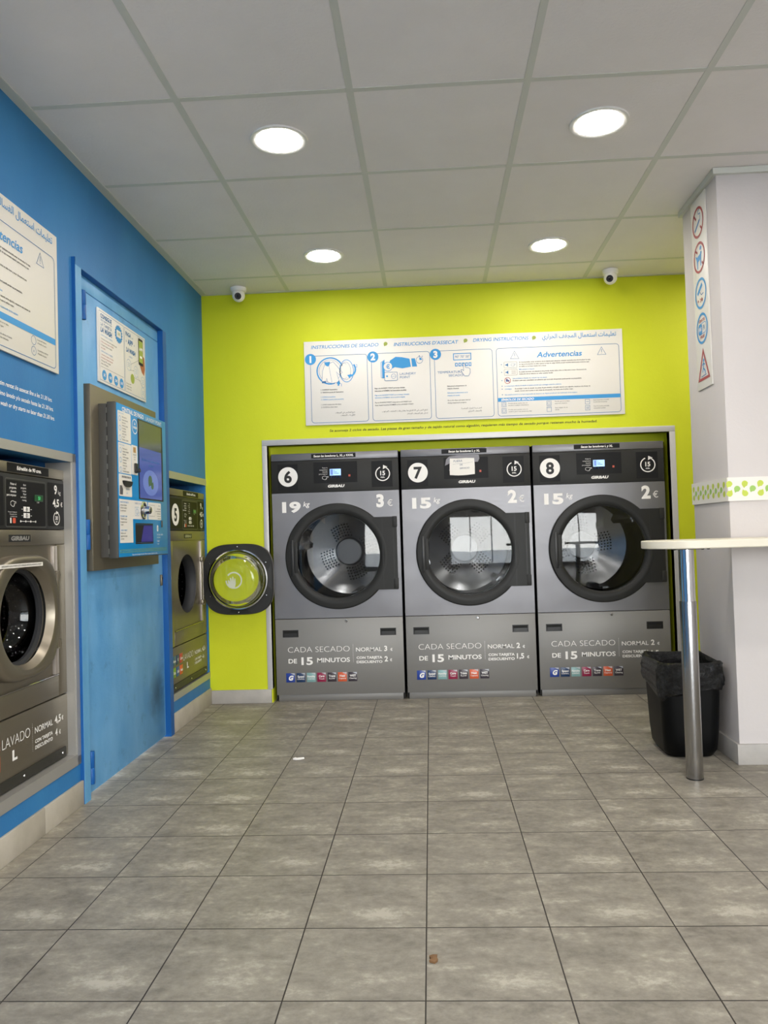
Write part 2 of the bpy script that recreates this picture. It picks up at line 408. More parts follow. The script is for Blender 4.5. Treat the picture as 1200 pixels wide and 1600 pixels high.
# band of drops around the pillar
def drop(mb, cx, cz, r, m, rot, sx_=1.0, y=0.0):
    pts = [(r * cos(rad(a)), r * sin(rad(a))) for a in range(-10, 215, 15)] + [(-r * .95, -r * .5), (-r * .7, -r * 1.25), (-r * .3, -r * .95), (r * .45, -r * .85)]
    c, s_ = cos(rad(rot)), sin(rad(rot)); mb.flat([(cx + (x * c - z * s_) * sx_, cz + x * s_ + z * c) for x, z in pts], m, y)
m_dA = mat('drop_lime', '#bccb4a', .5); m_dB = mat('drop_green', '#98bf5e', .5)
bands = MB(); bands.box(2.622, 3.3, -1.367, -1.36, 1.097, 1.196, m_paper)
for k in range(9):
    x = 2.628 + .064 * k
    drop(bands, x, 1.168, .013, m_dA, 20 if k % 2 else 0, 1, -1.367); drop(bands, x, 1.128, .013, m_dA, 180, -1 if k % 2 else 1, -1.367)
    drop(bands, x + .032, 1.147, .013, m_dB, 0, 1, -1.367)
tr = struct(bands, 'trim_pillar')
bands = MB(); bands.box(.0, .43, -.007, 0, 1.097, 1.196, m_paper)
for k in range(7):
    x = .026 + .062 * k
    drop(bands, x, 1.168, .013, m_dA, 20, 1, -.007); drop(bands, x, 1.128, .013, m_dA, 180, 1, -.007); 
    if k < 6: drop(bands, x + .031, 1.147, .013, m_dB, 0, 1, -.007)
struct(bands, 'trim_pillar', loc=(2.628, -.93, 0), rot=(0, 0, RIGHT))
# skirtings
def skirting(name, x0, x1, h, m, loc=(0, 0, 0), rz=0, step=.305, x_from=None):
    mb = MB(); x = x0
    while x < x1 - .01:
        e = min(x + step, x1); mb.box(x + .0007, e - .0007, -.012, 0, 0, h, m, .0025, 2); x = e
    return struct(mb, name, loc=loc, rot=(0, 0, rz))
skirting('baseboard_left', YF, -1.727, .092, m_skirt, rz=LEFT, step=.3045)
skirting('baseboard_left', -.698, -.012, .098, m_skirt, rz=LEFT, step=.7)
skirting('baseboard_back', 0, .38, .082, m_skirtp, step=.5)
skirting('baseboard_back', 2.85, XR, .082, m_skirtp)
# metal surrounds of the machine recesses
b = MB(); z0, z1 = 0, 1.6
b.box(.356, .386, -.006, .05, .082, 1.5645, m_framew, .0015); b.box(2.815, 2.849, -.006, .05, 0, 1.5645, m_framew, .0015); b.box(.356, 2.849, -.006, .05, 1.565, z1, m_framew, .0015)
struct(b, 'trim_back_opening')
def surround(x0, x1, z0, z1, t, m):
    mb = MB()
    for bx in ((x0, x0 + t, z0, z1), (x1 - t, x1, z0, z1), (x0, x1, z1 - t, z1), (x0, x1, z0, z0 + t)):
        mb.box(bx[0], bx[1], -.004, 0, bx[2], bx[3], m)
    mb.box(x0 + t, x1 - t, -.0038, .1, z0 + t - .001, z0 + t + .0085, m); mb.box(x1 - t - .006, x1 - t, 0, .1, z0 + t, z1 - t, m); mb.box(x0 + t, x0 + t + .006, 0, .1, z0 + t, z1 - t, m)
    return struct(mb, 'trim_washer_opening', rot=(0, 0, LEFT))
surround(-2.496, -1.729, .158, 1.347, .033, m_frame)
mb = MB(); mb.box(-.70, .0, -.004, 0, 1.333, 1.372, m_frame); mb.box(-.70, -.003, -.004, 0, .158, .195, m_frame); mb.box(-.69, -.016, 0, .1, .186, .195, m_frame)
struct(mb, 'trim_washer_opening', rot=(0, 0, LEFT))
# blue service door
D = MB(); m = m_bluedark
for x0, x1, z0_, z1_ in ((-1.732, -1.678, 0, 2.125), (-.755, -.702, 0, 2.125), (-1.678, -.755, 2.093, 2.125)): D.box(x0, x1, -.014, .09, z0_, z1_, m, .002)
D.box(-1.7305, -1.6795, -.0155, -.0139, 0, 2.1235, m_bluedoor); D.box(-.7535, -.7035, -.0155, -.0139, 0, 2.1235, m_bluedark); D.box(-1.7305, -.7035, -.0156, -.0139, 2.0945, 2.1235, m_blue)
door = struct(D, 'door_1', rot=(0, 0, LEFT))
D = MB(); D.box(-1.677, -.756, .012, .05, 2.034, 2.092, m_bluedoor, .001); D.box(-1.677, -1.664, .02, .05, .01, 2.03, m_bluedark); D.box(-.768, -.756, .012, .05, .01, 2.03, m_bluedoor); D.build('door_stop', door)
m_leafpaint = wall_mat('door_leaf_paint', '#5797ca', '#72acd9', 4, rough=.42, stretch=(1.6, 1.6, .7), bump=.2)
_n = NT(m_leafpaint); _c = _n.b.inputs['Base Color'].links[0].from_socket
_tcn = _n.n('ShaderNodeTexCoord').outputs['Object']; _sv = _n.n('ShaderNodeSeparateXYZ'); _n.l(_tcn, _sv.inputs[0])
_nz = _n.math('MULTIPLY', _n.math('SUBTRACT', _n.noise(11, 5, .65), .5), .16)
def _spot(cx_, cz_, rx_, rz_):
    p = _n.math('DIVIDE', _n.math('SUBTRACT', _n.math('ADD', _sv.outputs[0], _nz), cx_), rx_); q = _n.math('DIVIDE', _n.math('SUBTRACT', _n.math('ADD', _sv.outputs[2], _nz), cz_), rz_)
    d_ = _n.math('SQRT', _n.math('ADD', _n.math('MULTIPLY', p, p), _n.math('MULTIPLY', q, q))); return _n.math('MAXIMUM', _n.math('SUBTRACT', 1.0, d_), 0.0)
_c2 = _n.mix(_n.math('MULTIPLY', _spot(-.87, .24, .13, .17), 1.0), _c, C('#33566c'))
_c3 = _n.mix(_n.math('MULTIPLY', _n.ramp(_n.noise(7, 7, .75), [(.57, 0.0), (.72, .55)]), 1.0), _c2, C('#3f6d8c'))
_n.l(_c3, _n.b.inputs['Base Color'])
D = MB(); D.box(-1.665, -.771, .010, .05, .008, 2.029, m_leafpaint, .002); D.build('door_leaf', door)
m_grime = mat('grime', '#4c6f84', .6)
for z0_, z1_ in ((1.895, 2.012), (.975, 1.095), (.055, .182)):
    D = MB(); zm = (z0_ + z1_) / 2
    D.lathe([(.011, z0_), (.012, z0_ + .003), (.012, zm - .002), (.0105, zm), (.012, zm + .002), (.012, z1_ - .003), (.011, z1_)], m_bluedark, (-1.662, -.012, 0), 'z', 16, True, True)
    D.build('hinge', door)
D = MB(); D.box(-.80, -.785, .0, .01, .775, .83, m_plate, .002); D.lathe([(.005, -.002), (.005, .003)], m_black, (-.7925, .0, .812), 'y', 12, True, True); D.build('door_lock', door)

# ================================================================== CEILING LAMPS AND CAMERAS
lab = {(0, 3): 'round recessed ceiling lamp, the near one on the left', (1, 3): 'round recessed ceiling lamp, the near one on the right',
       (0, 4): 'round recessed ceiling lamp close to the lime wall on the left', (1, 4): 'round recessed ceiling lamp close to the lime wall on the right'}
proto = None
def copy_tree(o, parent=None):
    c = o.copy(); COL.objects.link(c); c.parent = parent
    for ch in list(o.children): copy_tree(ch, c)
    return c
def lamp(x, y, label):
    global proto
    if proto is None:
        t = thing('ceiling_lamp', label, 'ceiling light', group='round recessed ceiling lamps')
        a = MB(); a.lathe([(.0865, .002), (.0865, -.001), (.0885, -.0022), (.104, -.0046), (.1085, -.0035), (.109, .003)], m_lampring, (0, 0, 0), 'z', 56); a.build('lamp_ring', t)
        a = MB(); a.lathe([(.087, -.001), (.06, -.0022), (.001, -.0026)], m_lamp, (0, 0, 0), 'z', 48, cap1=True); a.lathe([(.087, -.001), (.087, .002)], m_lampring, (0, 0, 0), 'z', 48); a.build('lamp_diffuser', t, recalc=False)
        proto = t
    else: t = copy_tree(proto)
    t.location = (x, y, H); tag(t, label, 'ceiling light', 'round recessed ceiling lamps')
for i, x in enumerate((.843, 2.046, 3.25)):
    for j, y in enumerate((-5.39, -4.19, -2.99, -1.788, -.575)):
        if i == 2 and j == 3: continue
        l = lab.get((i, j - 0)) if False else None
        key = {3: 3, 4: 4}.get(j)
        if i < 2 and key: l = lab[(i, key)]
        elif i == 2 and j == 4: l = 'unseen round recessed ceiling lamp behind the white pillar'
        else: l = 'unseen round recessed ceiling lamp outside the frame, added for light'  # unseen lamps continuing the visible grid, added to light the room
        lamp(x, y, l)
def dome(x, y, label, yaw):
    t = thing('security_camera', label, 'security camera', (x, y, H), yaw, 'white dome cameras under the ceiling')
    a = MB(); a.lathe([(.047, 0), (.047, -.012), (.043, -.022), (.036, -.026)], m_wht, (0, 0, 0), 'z', 32, True, True); a.build('mounting_base', t)
    a = MB(); q = bmesh.new(); bmesh.ops.create_uvsphere(q, u_segments=32, v_segments=20, radius=.038); a.absorb(q, m_wht, Matrix.Translation((0, 0, -.045))); a.build('camera_ball', t)
    a = MB(); a.lathe([(.024, .006), (.025, -.008), (.022, -.012), (.02, -.012)], m_wht, (0, 0, 0), 'y', 28, cap0=True)
    a.lathe([(.0205, -.0115), (.0195, -.0125), (.008, -.0125)], m_black, (0, 0, 0), 'y', 28, cap1=True); a.lathe([(.008, -.0127), (.004, -.015)], mat('lens', '#050508', .08), (0, 0, 0), 'y', 20, cap1=True)
    a.build('camera_lens', t, loc=(0, -.030, -.056), rot=(rad(22), 0, 0))
dome(.262, -.115, 'white dome security camera under the ceiling at the blue wall corner', rad(8))
dome(2.472, -.13, 'white dome security camera under the ceiling near the white pillar', rad(-20))

# ================================================================== DRYERS
PARTS = 0
def badge(mb, cx, cz, r, num, y=0.0):
    mb.disc(cx, cz, r, m_wht, y - .0005, 48); mb.text(num, cx, cz - r * .56, r * 1.12, m_blk, al='c', b=.035, y=y - .0010)
def hand_icon(mb, cx, cz, s, m, y=0.0, wd=.0016):
    pts = [(-1, .3), (-.55, .55), (.0, .6), (.35, .42), (1.0, .42), (1.05, .15), (.4, .12), (.55, .1), (.55, -.12), (.3, -.14), (.45, -.18), (.42, -.38), (.2, -.4), (.3, -.45), (.22, -.62), (-.4, -.6), (-.75, -.35), (-1, -.3)]
    mb.line([(cx + a * s, cz + c * s) for a, c in pts], wd, m, y, True)
def timer_icon(mb, cx, cz, r, num, y=0.0, wd=.006):
    mb.ringf(cx, cz, r, wd, m_wht, y, 70, -250, 40)
    a = rad(70); px, pz = cx + r * cos(a), cz + r * sin(a)
    mb.flat([(px - .012, pz - .012 * r / .043), (px + .016 * r / .043, pz + .002), (px - .010, pz + .014 * r / .043)], m_wht, y)
    mb.text(num, cx, cz - r * .22, r * .62, m_wht, al='c', b=.03, y=y); mb.text('min.', cx, cz - r * .62, r * .26, m_wht, al='c', b=.02, y=y)
def logo(mb, x0, x1, z0, z1, y=0.0, m=None):
    mb.rect(x0, x1, z0, z1, m_blk, y); mb.text('GIRBAU', (x0 + x1) / 2, z0 + (z1 - z0) * .22, (z1 - z0) * .56, m or m_wht, w=(x1 - x0) * .82, al='c', b=.05, it=.25, y=y - .0005)
STICK = [('#1d3c90', 'G', ''), ('#17345c', 'Speed', 'CONTROL'), ('#7fa6a6', 'Humidity', 'CONTROL'), ('#8e1742', 'Care', 'Touch'), ('#3a3038', 'Trans', 'FLOW'), ('#cf5a34', 'Heat', 'Capture'), ('#3a323c', 'WET', 'Cleaning')]
def dryer(x, num, kg, price, card, labtext, label, spin):
    W = .783
    t = thing('tumble_dryer', label, 'tumble dryer', (x, .022, 0), 0, 'grey coin-operated tumble dryers in the lime wall')
    a = MB(); s = .004
    a.box(0, .004, .0, .86, .012, 1.512, m_charc); a.box(W - .004, W, 0, .86, .012, 1.512, m_charc); a.box(0, W, .84, .86, .012, 1.512, m_charc); a.box(0, W, .02, .84, 1.3, 1.508, m_charc)
    a.box(0, W, .02, .84, .03, .5, m_charc); a.box(.01, W - .01, .006, .05, .0, .04, m_steelm, .002); a.build('cabinet', t)
    a = MB(); a.box(.001, W - .001, -.004, .02, 1.468, 1.513, m_steel, .002); a.build('top_strip', t)
    a = MB(); a.box(.25, .523, -.0052, -.0042, 1.480, 1.507, m_lab); a.text(labtext, .387, 1.487, .0125, m_wht, al='c', b=.03, it=.12, y=-.0054, mx=.255); a.build('name_strip', t)
    # control panel
    a = MB(); a.box(.001, W - .001, -.004, .02, 1.272, 1.466, m_charc, .002)
    for x0, x1, z0, z1 in ((.040, .163, 1.290, 1.448), (.262, .53, 1.326, 1.455), (.618, .745, 1.292, 1.450)): a.rect(x0, x1, z0, z1, m_lab, -.0042)
    badge(a, .103, 1.371, .060, num, -.0047); timer_icon(a, .686, 1.372, .042, '15', -.0047)
    for k, s_ in enumerate(('Pulsar la', 'temperatura', 'deseada', 'para empezar')): a.text(s_, .348, 1.416 - .0125 * k, .0068, m_wht, al='r', y=-.0047)
    hand_icon(a, .333, 1.358, .018, m_wht, -.0047)
    a.rect(.476, .488, 1.362, 1.375, mat('red_tag', '#b8503c', .5), -.0047)
    logo(a, .335, .458, 1.293, 1.320, -.0042)
    cp = a.build('control_panel', t)
    a = MB(); a.box(.362, .430, -.0062, -.004, 1.371, 1.411, m_lcd); a.rect(.366, .382, 1.375, 1.408, mat('lcd_dark', '#5d78b8', .3, emit='#5d78b8', es=.4), -.0062)
    for k in range(3): a.rect(.386, .394 + .012 * k, 1.400 - .009 * k, 1.403 - .009 * k, mat('lcd_ink', '#3f4f7c', .4), -.0062)
    for k in range(4): a.rect(.366 + .018 * k, .376 + .018 * k, 1.357, 1.366, m_lcdbtn, -.0042)
    a.build('display', cp)
    # upper front with the round opening
    cx, cz = .400, .878
    a = MB(); a.sheet_hole(.001, W - .001, .503, 1.270, cx, cz, .262, -.004, m_steel, .02)
    fp = a.build('front_panel', t)
    a = MB(); a.text(kg, .062, 1.155, .060, m_wht, w=.115, b=.045, y=-.0042); a.text('kg', .193, 1.186, .030, m_wht, b=.01, it=.2, y=-.0042)
    a.build('capacity_lettering', fp)['label'] = 'white load capacity lettering'; a = MB()
    a.text(price, .642, 1.172, .072, m_wht, b=.045, y=-.0042); a.text('€', .709, 1.174, .038, m_wht, y=-.0042)
    a.build('price_lettering', fp)['label'] = 'white capacity and price lettering'
    # lower front
    a = MB(); a.box(.001, W - .001, -.004, .02, .040, .499, m_steelm, .002)
    lp = a.build('lower_panel', t)
    for x0, x1 in ((.048, .140), (.645, .737)):
        a = MB(); a.line([(x0, .392), (x1, .392), (x1, .431), (x0, .431)], .005, m_black, -.0045, True); a.rect(x0, x1, .392, .431, m_hole, -.004); a.rect(x0 + .006, x1 - .006, .395, .414, m_black, -.0055); a.build('vent_grip', lp)
    a = MB(); a.lathe([(.009, 0), (.009, -.004), (.006, -.006), (.0055, -.004)], m_chrome, (.438, -.004, .482), 'y', 24, cap1=True); a.rect(.437, .439, .477, .487, m_black, -.0085); a.build('lock', lp)
    a = MB()
    a.text('CADA SECADO', .075, .297, .034, m_wht, w=.378, b=-.018, y=-.0042)
    a.text('DE', .077, .232, .026, m_wht, w=.052, b=.02, y=-.0042); a.text('15', .156, .222, .044, m_wht, w=.070, b=.03, y=-.0042); a.text('MINUTOS', .253, .234, .026, m_wht, w=.200, b=.02, y=-.0042)
    a.build('cycle_lettering', lp)['label'] = 'white cycle time lettering'; a = MB()
    for k in range(18): a.disc(.474, .338 - .0062 * k, .0014, m_wht, -.0042, 6)
    a.text('NORMAL', .492, .295, .024, m_wht, w=.158, b=.006, y=-.0042); a.text('CON TARJETA', .494, .250, .0145, m_wht, w=.157, b=.03, y=-.0042); a.text('DESCUENTO', .494, .224, .0145, m_wht, w=.157, b=.03, y=-.0042)
    a.text(price, .664, .295, .030, m_wht, b=.03, y=-.0042); a.text(card, .664, .232, .030, m_wht, b=.03, y=-.0042)
    wd = .024 if len(card) == 1 else .052
    a.text('€', .700, .295, .015, m_wht, b=.03, y=-.0042); a.text('€', .672 + wd, .232, .015, m_wht, b=.03, y=-.0042)
    a.build('price_lettering', lp)['label'] = 'white cycle and price lettering'
    for k, (c, s1, s2) in enumerate(STICK):
        x0 = .060 + .0635 * k; a = MB(); a.box(x0, x0 + .054, -.0055, -.004, .116, .172, mat('sticker_' + c[1:], c, .35), .0006)
        hi = mat('sticker_pale', '#b9bcc4', .4)
        a.flat([(x0 + .027, .1715), (x0 + .052, .1715), (x0 + .052, .160)], hi, -.0056)
        if s1 == 'G': a.text('G', x0 + .027, .130, .026, m_wht, al='c', b=.06, it=.25, y=-.0058)
        else: a.text(s1, x0 + .027, .145, .012, m_wht, al='c', b=.03, y=-.0058, mx=.048); a.text(s2, x0 + .027, .131, .009, m_wht, al='c', b=.01, y=-.0058, mx=.044)
        a.build('sticker', lp)
    # porthole door
    a = MB(); R = .322
    a.lathe([(R, .0), (R, -.022), (R - .006, -.029), (R - .030, -.032), (.266, -.031), (.257, -.024), (.254, -.002), (.257, .02)], m_ring, (cx, 0, cz), 'y', 96)
    dr = a.build('porthole_door', t)
    a = MB(); ar = [(cx + .30 * cos(rad(q)), cz + .30 * sin(rad(q))) for q in range(-45, 46, 5)]
    a.prism([(.762, .668), (.762, 1.108)] + [(cx + .222, 1.108)] + ar[::-1] + [(cx + .225, .668)], -.0312, -.005, m_ring); a.rect(.6745, .677, .668, 1.108, m_black, -.0312)
    a.box(.738, .765, -.035, -.006, 1.045, 1.11, m_charc, .003); a.box(.738, .765, -.035, -.006, .670, .735, m_charc, .003); a.box(.74, .743, -.0316, -.031, .74, 1.04, m_black)
    a.build('hinge_cover', dr)
    a = MB(); a.box(cx - .288, cx - .270, -.0335, -.030, cz - .112, cz + .105, m_black, .002); a.box(cx - .270, cx - .245, -.0325, -.028, cz - .098, cz + .09, m_charc, .003); a.build('door_handle', dr)
    a = MB(); a.lathe([(.255, -.012), (.2, -.0165), (.12, -.0205), (.05, -.0225), (.001, -.023)], m_glassd, (cx, 0, cz), 'y', 80); a.build('door_glass', dr, recalc=False)
    # drum
    a = MB(); D0 = .06; D1 = .62; dz = cz + .012; RD = .30
    a.lathe([(.258, .016), (.264, .03), (.264, .05), (.285, D0)], m_dark, (cx, 0, cz), 'y', 64)
    a.lathe([(.26, D0 + .002), (.285, D0 + .012), (RD, D0 + .03), (RD, D1 - .07), (RD - .004, D1 - .055), (RD - .015, D1 - .047)], m_drum, (cx, 0, dz), 'y', 72)
    a.lathe([(RD - .015, D1 - .047), (.20, D1 - .014), (.09, D1 + .018)], m_drum, (cx, 0, dz), 'y', 72)
    a.lathe([(.089, D1 + .02), (.088, D1 - .004)], m_dark, (cx, 0, dz), 'y', 48); a.lathe([(.0865, D1 + .0), (.086, D1 - .006), (.001, D1 - .0061)], m_steel, (cx, 0, dz), 'y', 48); 
    for q in range(4):
        for i_ in range(5):
            for j_ in range(7):
                rr = .115 + .019 * i_ + 0; an = spin + q * pi / 2 + (j_ - 3) * .0195 / rr * 1.0
                px, pz = cx + rr * cos(an), dz + rr * sin(an)
                a.face([(px + .0058 * cos(rad(60 * k)), (D1 + .018 - (rr - .09) * .032 / .11 - .0022), pz + .0058 * sin(rad(60 * k))) for k in range(6)], m_hole)
    for q in range(3):
        an = spin + .5 + q * 2 * pi / 3; ca, sa = cos(an), sin(an)
        pts = [(-.045, RD), (-.015, RD - .05), (.015, RD - .05), (.045, RD)]
        ring = lambda y: [(cx + ca * r_ - sa * u_, y, dz + sa * r_ + ca * u_) for u_, r_ in pts]
        a.loops([ring(D0 + .04), ring(D1 - .03)], m_drum, close=False); a.face(ring(D0 + .04), m_drum)
    for ri in range(6):
        for k in range(64):
            an = 2 * pi * (k + .5 * (ri % 2)) / 64; y = D0 + .07 + .075 * ri; da = .004 / RD
            rr = RD - .0012
            a.face([(cx + rr * cos(an + da * u_), y + .004 * v_, dz + rr * sin(an + da * u_)) for u_, v_ in ((-1, 0), (0, -1), (1, 0), (0, 1))], m_hole)
    a.build('drum', t, recalc=False)
    return t
dryer(.405, '6', '19', '3', '2', 'Secan las lavadoras L, XL y XXXL', 'grey tumble dryer number 6, 19 kg, leftmost under the drying board', .35)
dryer(1.203, '7', '15', '2', '1,5', 'Secan las lavadoras L y XL', 'grey tumble dryer number 7 with the handwritten note on its display', .80)
dryer(2.001, '8', '15', '2', '1,5', 'Secan las lavadoras L y XL', 'grey tumble dryer number 8, rightmost, behind the waste bin', .15)
# note taped on number 7
n_ = MB(); n_.flat([(1.478, 1.388), (1.7, 1.394), (1.695, 1.470), (1.5, 1.466)], m_copper, .0175)
o = n_.build('strip_of_tape'); tag(o, 'crumpled silver tape holding the note on dryer number 7', 'tape')
bpy.data.objects.remove(o)
n_ = thing('paper_note', 'cream paper note taped over the display of dryer number 7', 'note', (1.5, .017, 1.345))
a = MB()
pts = [(.0, .004), (.05, .0), (.1, .001), (.151, .006), (.152, .05), (.15, .103), (.1, .105), (.05, .103), (.002, .105), (.0, .05)]
a.prism(pts, -.0045, -.0035, m_paper)
blu = mat('ballpoint_blue', '#41557c', .6)
a.text('FUERA', .024, .081, .013, blu, b=.0, it=.1, y=-.0046, tilt=.03); a.text('DE', .062, .060, .010, blu, it=.1, y=-.0046); a.text('SERVICIO', .06, .038, .010, blu, it=.15, y=-.0046, tilt=.03)
a.line([(.02, .068), (.05, .072), (.09, .073), (.14, .080)], .0008, blu, -.0046)
a.build('sheet', n_)
a = MB(); a.prism([(-.028, .062), (.0, .075), (.172, .08), (.182, .1), (.178, .122), (.09, .128), (.0, .118), (-.02, .1)], -.0034, -.0026, m_copper); a.build('adhesive_tape', n_)['label'] = 'shiny silver adhesive tape'

# ================================================================== WASHERS
def squircle(a_, n=4.0, N=96, cx=0, cz=0):
    o = []
    for k in range(N):
        t_ = 2 * pi * k / N; c, s_ = cos(t_), sin(t_)
        o.append((cx + a_ * math.copysign(abs(c) ** (2 / n), c), cz + a_ * math.copysign(abs(s_) ** (2 / n), s_)))
    return o
def wdoor(parent, loc, rz, sticker):
    N = 96; rg = lambda r, y: [(r * cos(2 * pi * k / N), y, r * sin(2 * pi * k / N)) for k in range(N)]
    sq = lambda f, y: [(x * f, y, z * f) for x, z in squircle(.21, 3.3, N)]
    a = MB(); a.loops([sq(1, .012), sq(1.0, -.014), sq(.975, -.026), sq(.94, -.030), rg(.188, -.030), rg(.178, -.026), rg(.168, -.008), rg(.162, .0)], m_taupe)
    d = a.build('washer_door', parent, loc=loc, rot=(0, 0, rz))
    a = MB(); a.loops([sq(1, .012), sq(.985, .02), rg(.182, .021), rg(.176, .026), rg(.170, .022), rg(.166, .0)], m_charc)
    for k in range(6):
        an = rad(90 + 60 * k); a.lathe([(.0035, 0), (.0035, -.0)], m_chrome, (.192 * cos(an), .0, .192 * sin(an)), 'y', 8)
        rr = .194; a.lathe([(.0035, .02), (.003, .0235), (.0005, .024)], m_chrome, (rr * cos(an), 0, rr * sin(an)), 'y', 10)
    a.build('inner_rim', d)['label'] = 'dark grey inner rim with small screws'
    a = MB(); a.lathe([(.179, .021), (.178, .028), (.171, .029), (.168, .022)], m_chrome, n=72); a.build('glass_ring', d)['label'] = 'bright metal ring around the bowl'
    a = MB(); a.lathe([(.166, .0), (.164, .03), (.152, .075), (.128, .105), (.118, .112), (.10, .114), (.001, .116)], m_glass, n=72); 
    a.ringf(0, 0, .045, .008, mat('frosted_print', '#c9cdb8', .7), .1165, 40, 360)
    hp = [(-.035, -.012), (-.02, -.042), (.012, -.046), (.02, -.02), (.018, .01), (.012, .012), (.010, -.01), (.006, .02), (0, .022), (-.002, -.004), (-.008, .016), (-.014, .015), (-.014, -.01), (-.022, .004), (-.028, .0), (-.024, -.02)]
    a.face([(-x - .004 + .012, .1172, z) for x, z in hp], MATS['frosted_print'])
    a.build('glass_bowl', d, recalc=False)
    if sticker:
        a = MB(); a.box(-.186, .086, -.0315, -.0300, .170, .183, m_paper); a.text('ASEGURARSE QUE LA PUERTA ESTÁ CERRADA ANTES DE INICIAR EL LAVADO', -.05, .1745, .0048, m_blk, al='c', b=.01, y=-.0317, w=.25)
        a.build('warning_strip', d)['label'] = 'narrow white warning strip'
    return d
m_wtxt = m_wht
def washer(y0, x0, num, label, open_):
    W = .66; t = thing('washing_machine', label, 'washing machine', (x0, y0, .2), LEFT, 'steel coin-operated washing machines in the blue wall')
    zb = -.2                                     # local z = world z - .2
    Z = lambda z: z + zb
    st = m_taupe; y = 0.0
    a = MB(); a.box(.005, W - .005, .012, .28, Z(.2), Z(.44), m_charc); a.box(.005, .03, .012, .28, Z(.44), Z(1.275), m_charc); a.box(W - .03, W - .005, .012, .28, Z(.44), Z(1.275), m_charc)
    a.box(.005, W - .005, .03, .28, Z(1.06), Z(1.275), m_charc); a.build('cabinet', t)
    a = MB(); a.box(.002, W - .002, -.002, .03, Z(1.245), Z(1.283), st, .004); a.build('top_strip', t)
    a = MB(); a.box(.256, .531, -.0032, -.0022, Z(1.249), Z(1.279), m_lab); a.text('Edredón de 90 cms.', .395, Z(1.258), .0125, m_wht, w=.162, al='c', b=.03, it=.12, y=-.0034); a.build('name_strip', t)
    a = MB(); a.box(.002, W - .002, .0, .03, Z(1.056), Z(1.243), m_charc, .003)
    a.rro(.247, .512, Z(1.064), Z(1.226), .006, .003, mat('bezel_grey', '#4a4a46', .4), 0)
    for u0, u1 in ((.012, .235), (.252, .507), (.526, .652)): a.rect(u0, u1, Z(1.068), Z(1.230 if u0 != .252 else 1.221), m_lab, 0, .004)
    badge(a, .124, Z(1.142), .060, num, -.0006)
    yy = -.0006
    for k, s_ in enumerate(('Pulsar el', 'programa', 'deseado', 'para empezar')): a.text(s_, .312, Z(1.205 - .0125 * k), .0075, m_wht, al='r', y=yy, b=.01)
    hand_icon(a, .293, Z(1.142), .016, m_wht, yy)
    for k, s_ in enumerate(('Mensaje de emergencia', 'Para ayuda: marcar', 'o consultar la app')): a.text(s_, .314, Z(1.112 - .0075 * k), .004, m_wht, al='r', y=yy)
    for k, s_ in enumerate(('Abrir', 'programa', 'i iniciar', 'Open', 'and select', 'running')): a.text(s_, .376, Z(1.206 - .0105 * k), .0062, m_wht, al='r', y=yy)
    a.text('1140', .448, Z(1.149), .006, m_wht, y=yy)
    for r_ in range(2):
        for c_ in range(2): a.rect(.357 + .022 * c_, .376 + .022 * c_, Z(1.095 + .022 * (1 - r_)), Z(1.112 + .022 * (1 - r_)), m_wht, yy)
        a.text('ABCD'[r_ * 2:r_ * 2 + 2], .378, Z(1.098 + .022 * (1 - r_)), .010, m_blk, al='c', y=yy - .0005)
        for s_ in (-1, 1): a.line([(.378 + s_ * .024, Z(1.103 + .022 * (1 - r_))), (.378 + s_ * .034, Z(1.103 + .022 * (1 - r_)))], .0015, m_wht, yy)
    a.line([(.335, Z(1.083)), (.44, Z(1.083))], .0015, m_wht, yy)
    for k in range(4): a.disc(.338 + .033 * k, Z(1.083), .004, m_wht, yy, 12)
    a.rect(.288, .306, Z(1.076), Z(1.094), mat('orange_tag', '#cf5236', .5), yy, .003); a.rect(.272, .280, Z(1.076), Z(1.094), m_wht, yy)
    a.text('9', .585, Z(1.189), .032, m_wht, al='c', b=.03, y=yy); a.text('kg', .614, Z(1.188), .015, m_wht, al='c', y=yy)
    a.text('4,5', .562, Z(1.142), .027, m_wht, w=.048, b=.03, y=yy); a.text('€', .622, Z(1.142), .016, m_wht, y=yy, b=.02)
    timer_icon(a, .590, Z(1.097), .0225, '30', yy, .004)
    cp = a.build('control_panel', t)
    a = MB(); a.box(.432, .486, -.003, .0, Z(1.156), Z(1.178), m_lcdg); a.rro(.432, .486, Z(1.156), Z(1.178), .002, .0015, m_greyp, -.0032); a.text(num if num == '5' else '51', .459, Z(1.161), .012, mat('green_digits', '#5fe08a', .4, emit='#5fe08a', es=.5), al='c', y=-.0036); a.build('display', cp)
    # front with recess
    a = MB(); a.box(.002, W - .002, -.0, .02, Z(1.0005), Z(1.054), st, .003); a.box(.002, .075, 0, .02, Z(.437), Z(1.0), st, .003); a.box(.590, W - .002, 0, .02, Z(.437), Z(1.0), st, .003); a.box(.076, .589, 0, .02, Z(.437), Z(.513), st, .003)
    a.sheet_hole(.07, .592, Z(.51), Z(1.002), .33, Z(.757), .165, .007, st, .02)
    a.tube([(.09, -.0005, Z(.516)), (.585, -.0005, Z(.516))], .0022, m_chrome, 6)
    logo(a, .262, .402, Z(1.013), Z(1.037), 0, m_frame)
    a.build('front_panel', t)
    a = MB(); a.box(.556, .586, -.004, .012, Z(.52), Z(.995), mat('pale_hinge_bar', '#b4aca6', .35, .5), .003)
    for z in (.886, .632):
        a.box(.540, .578, -.016, 0, Z(z - .014), Z(z + .014), st, .003); a.lathe([(.009, z - .016 + zb), (.009, z + .016 + zb)], st, (.570, -.012, 0), 'z', 16, True, True); a.disc(.576, Z(z), .006, m_black, -.0165, 14)
    a.tube([(.560, -.012, Z(.62)), (.556, -.014, Z(.757)), (.560, -.012, Z(.9))], .007, st, 10)
    a.build('door_hinge', t)
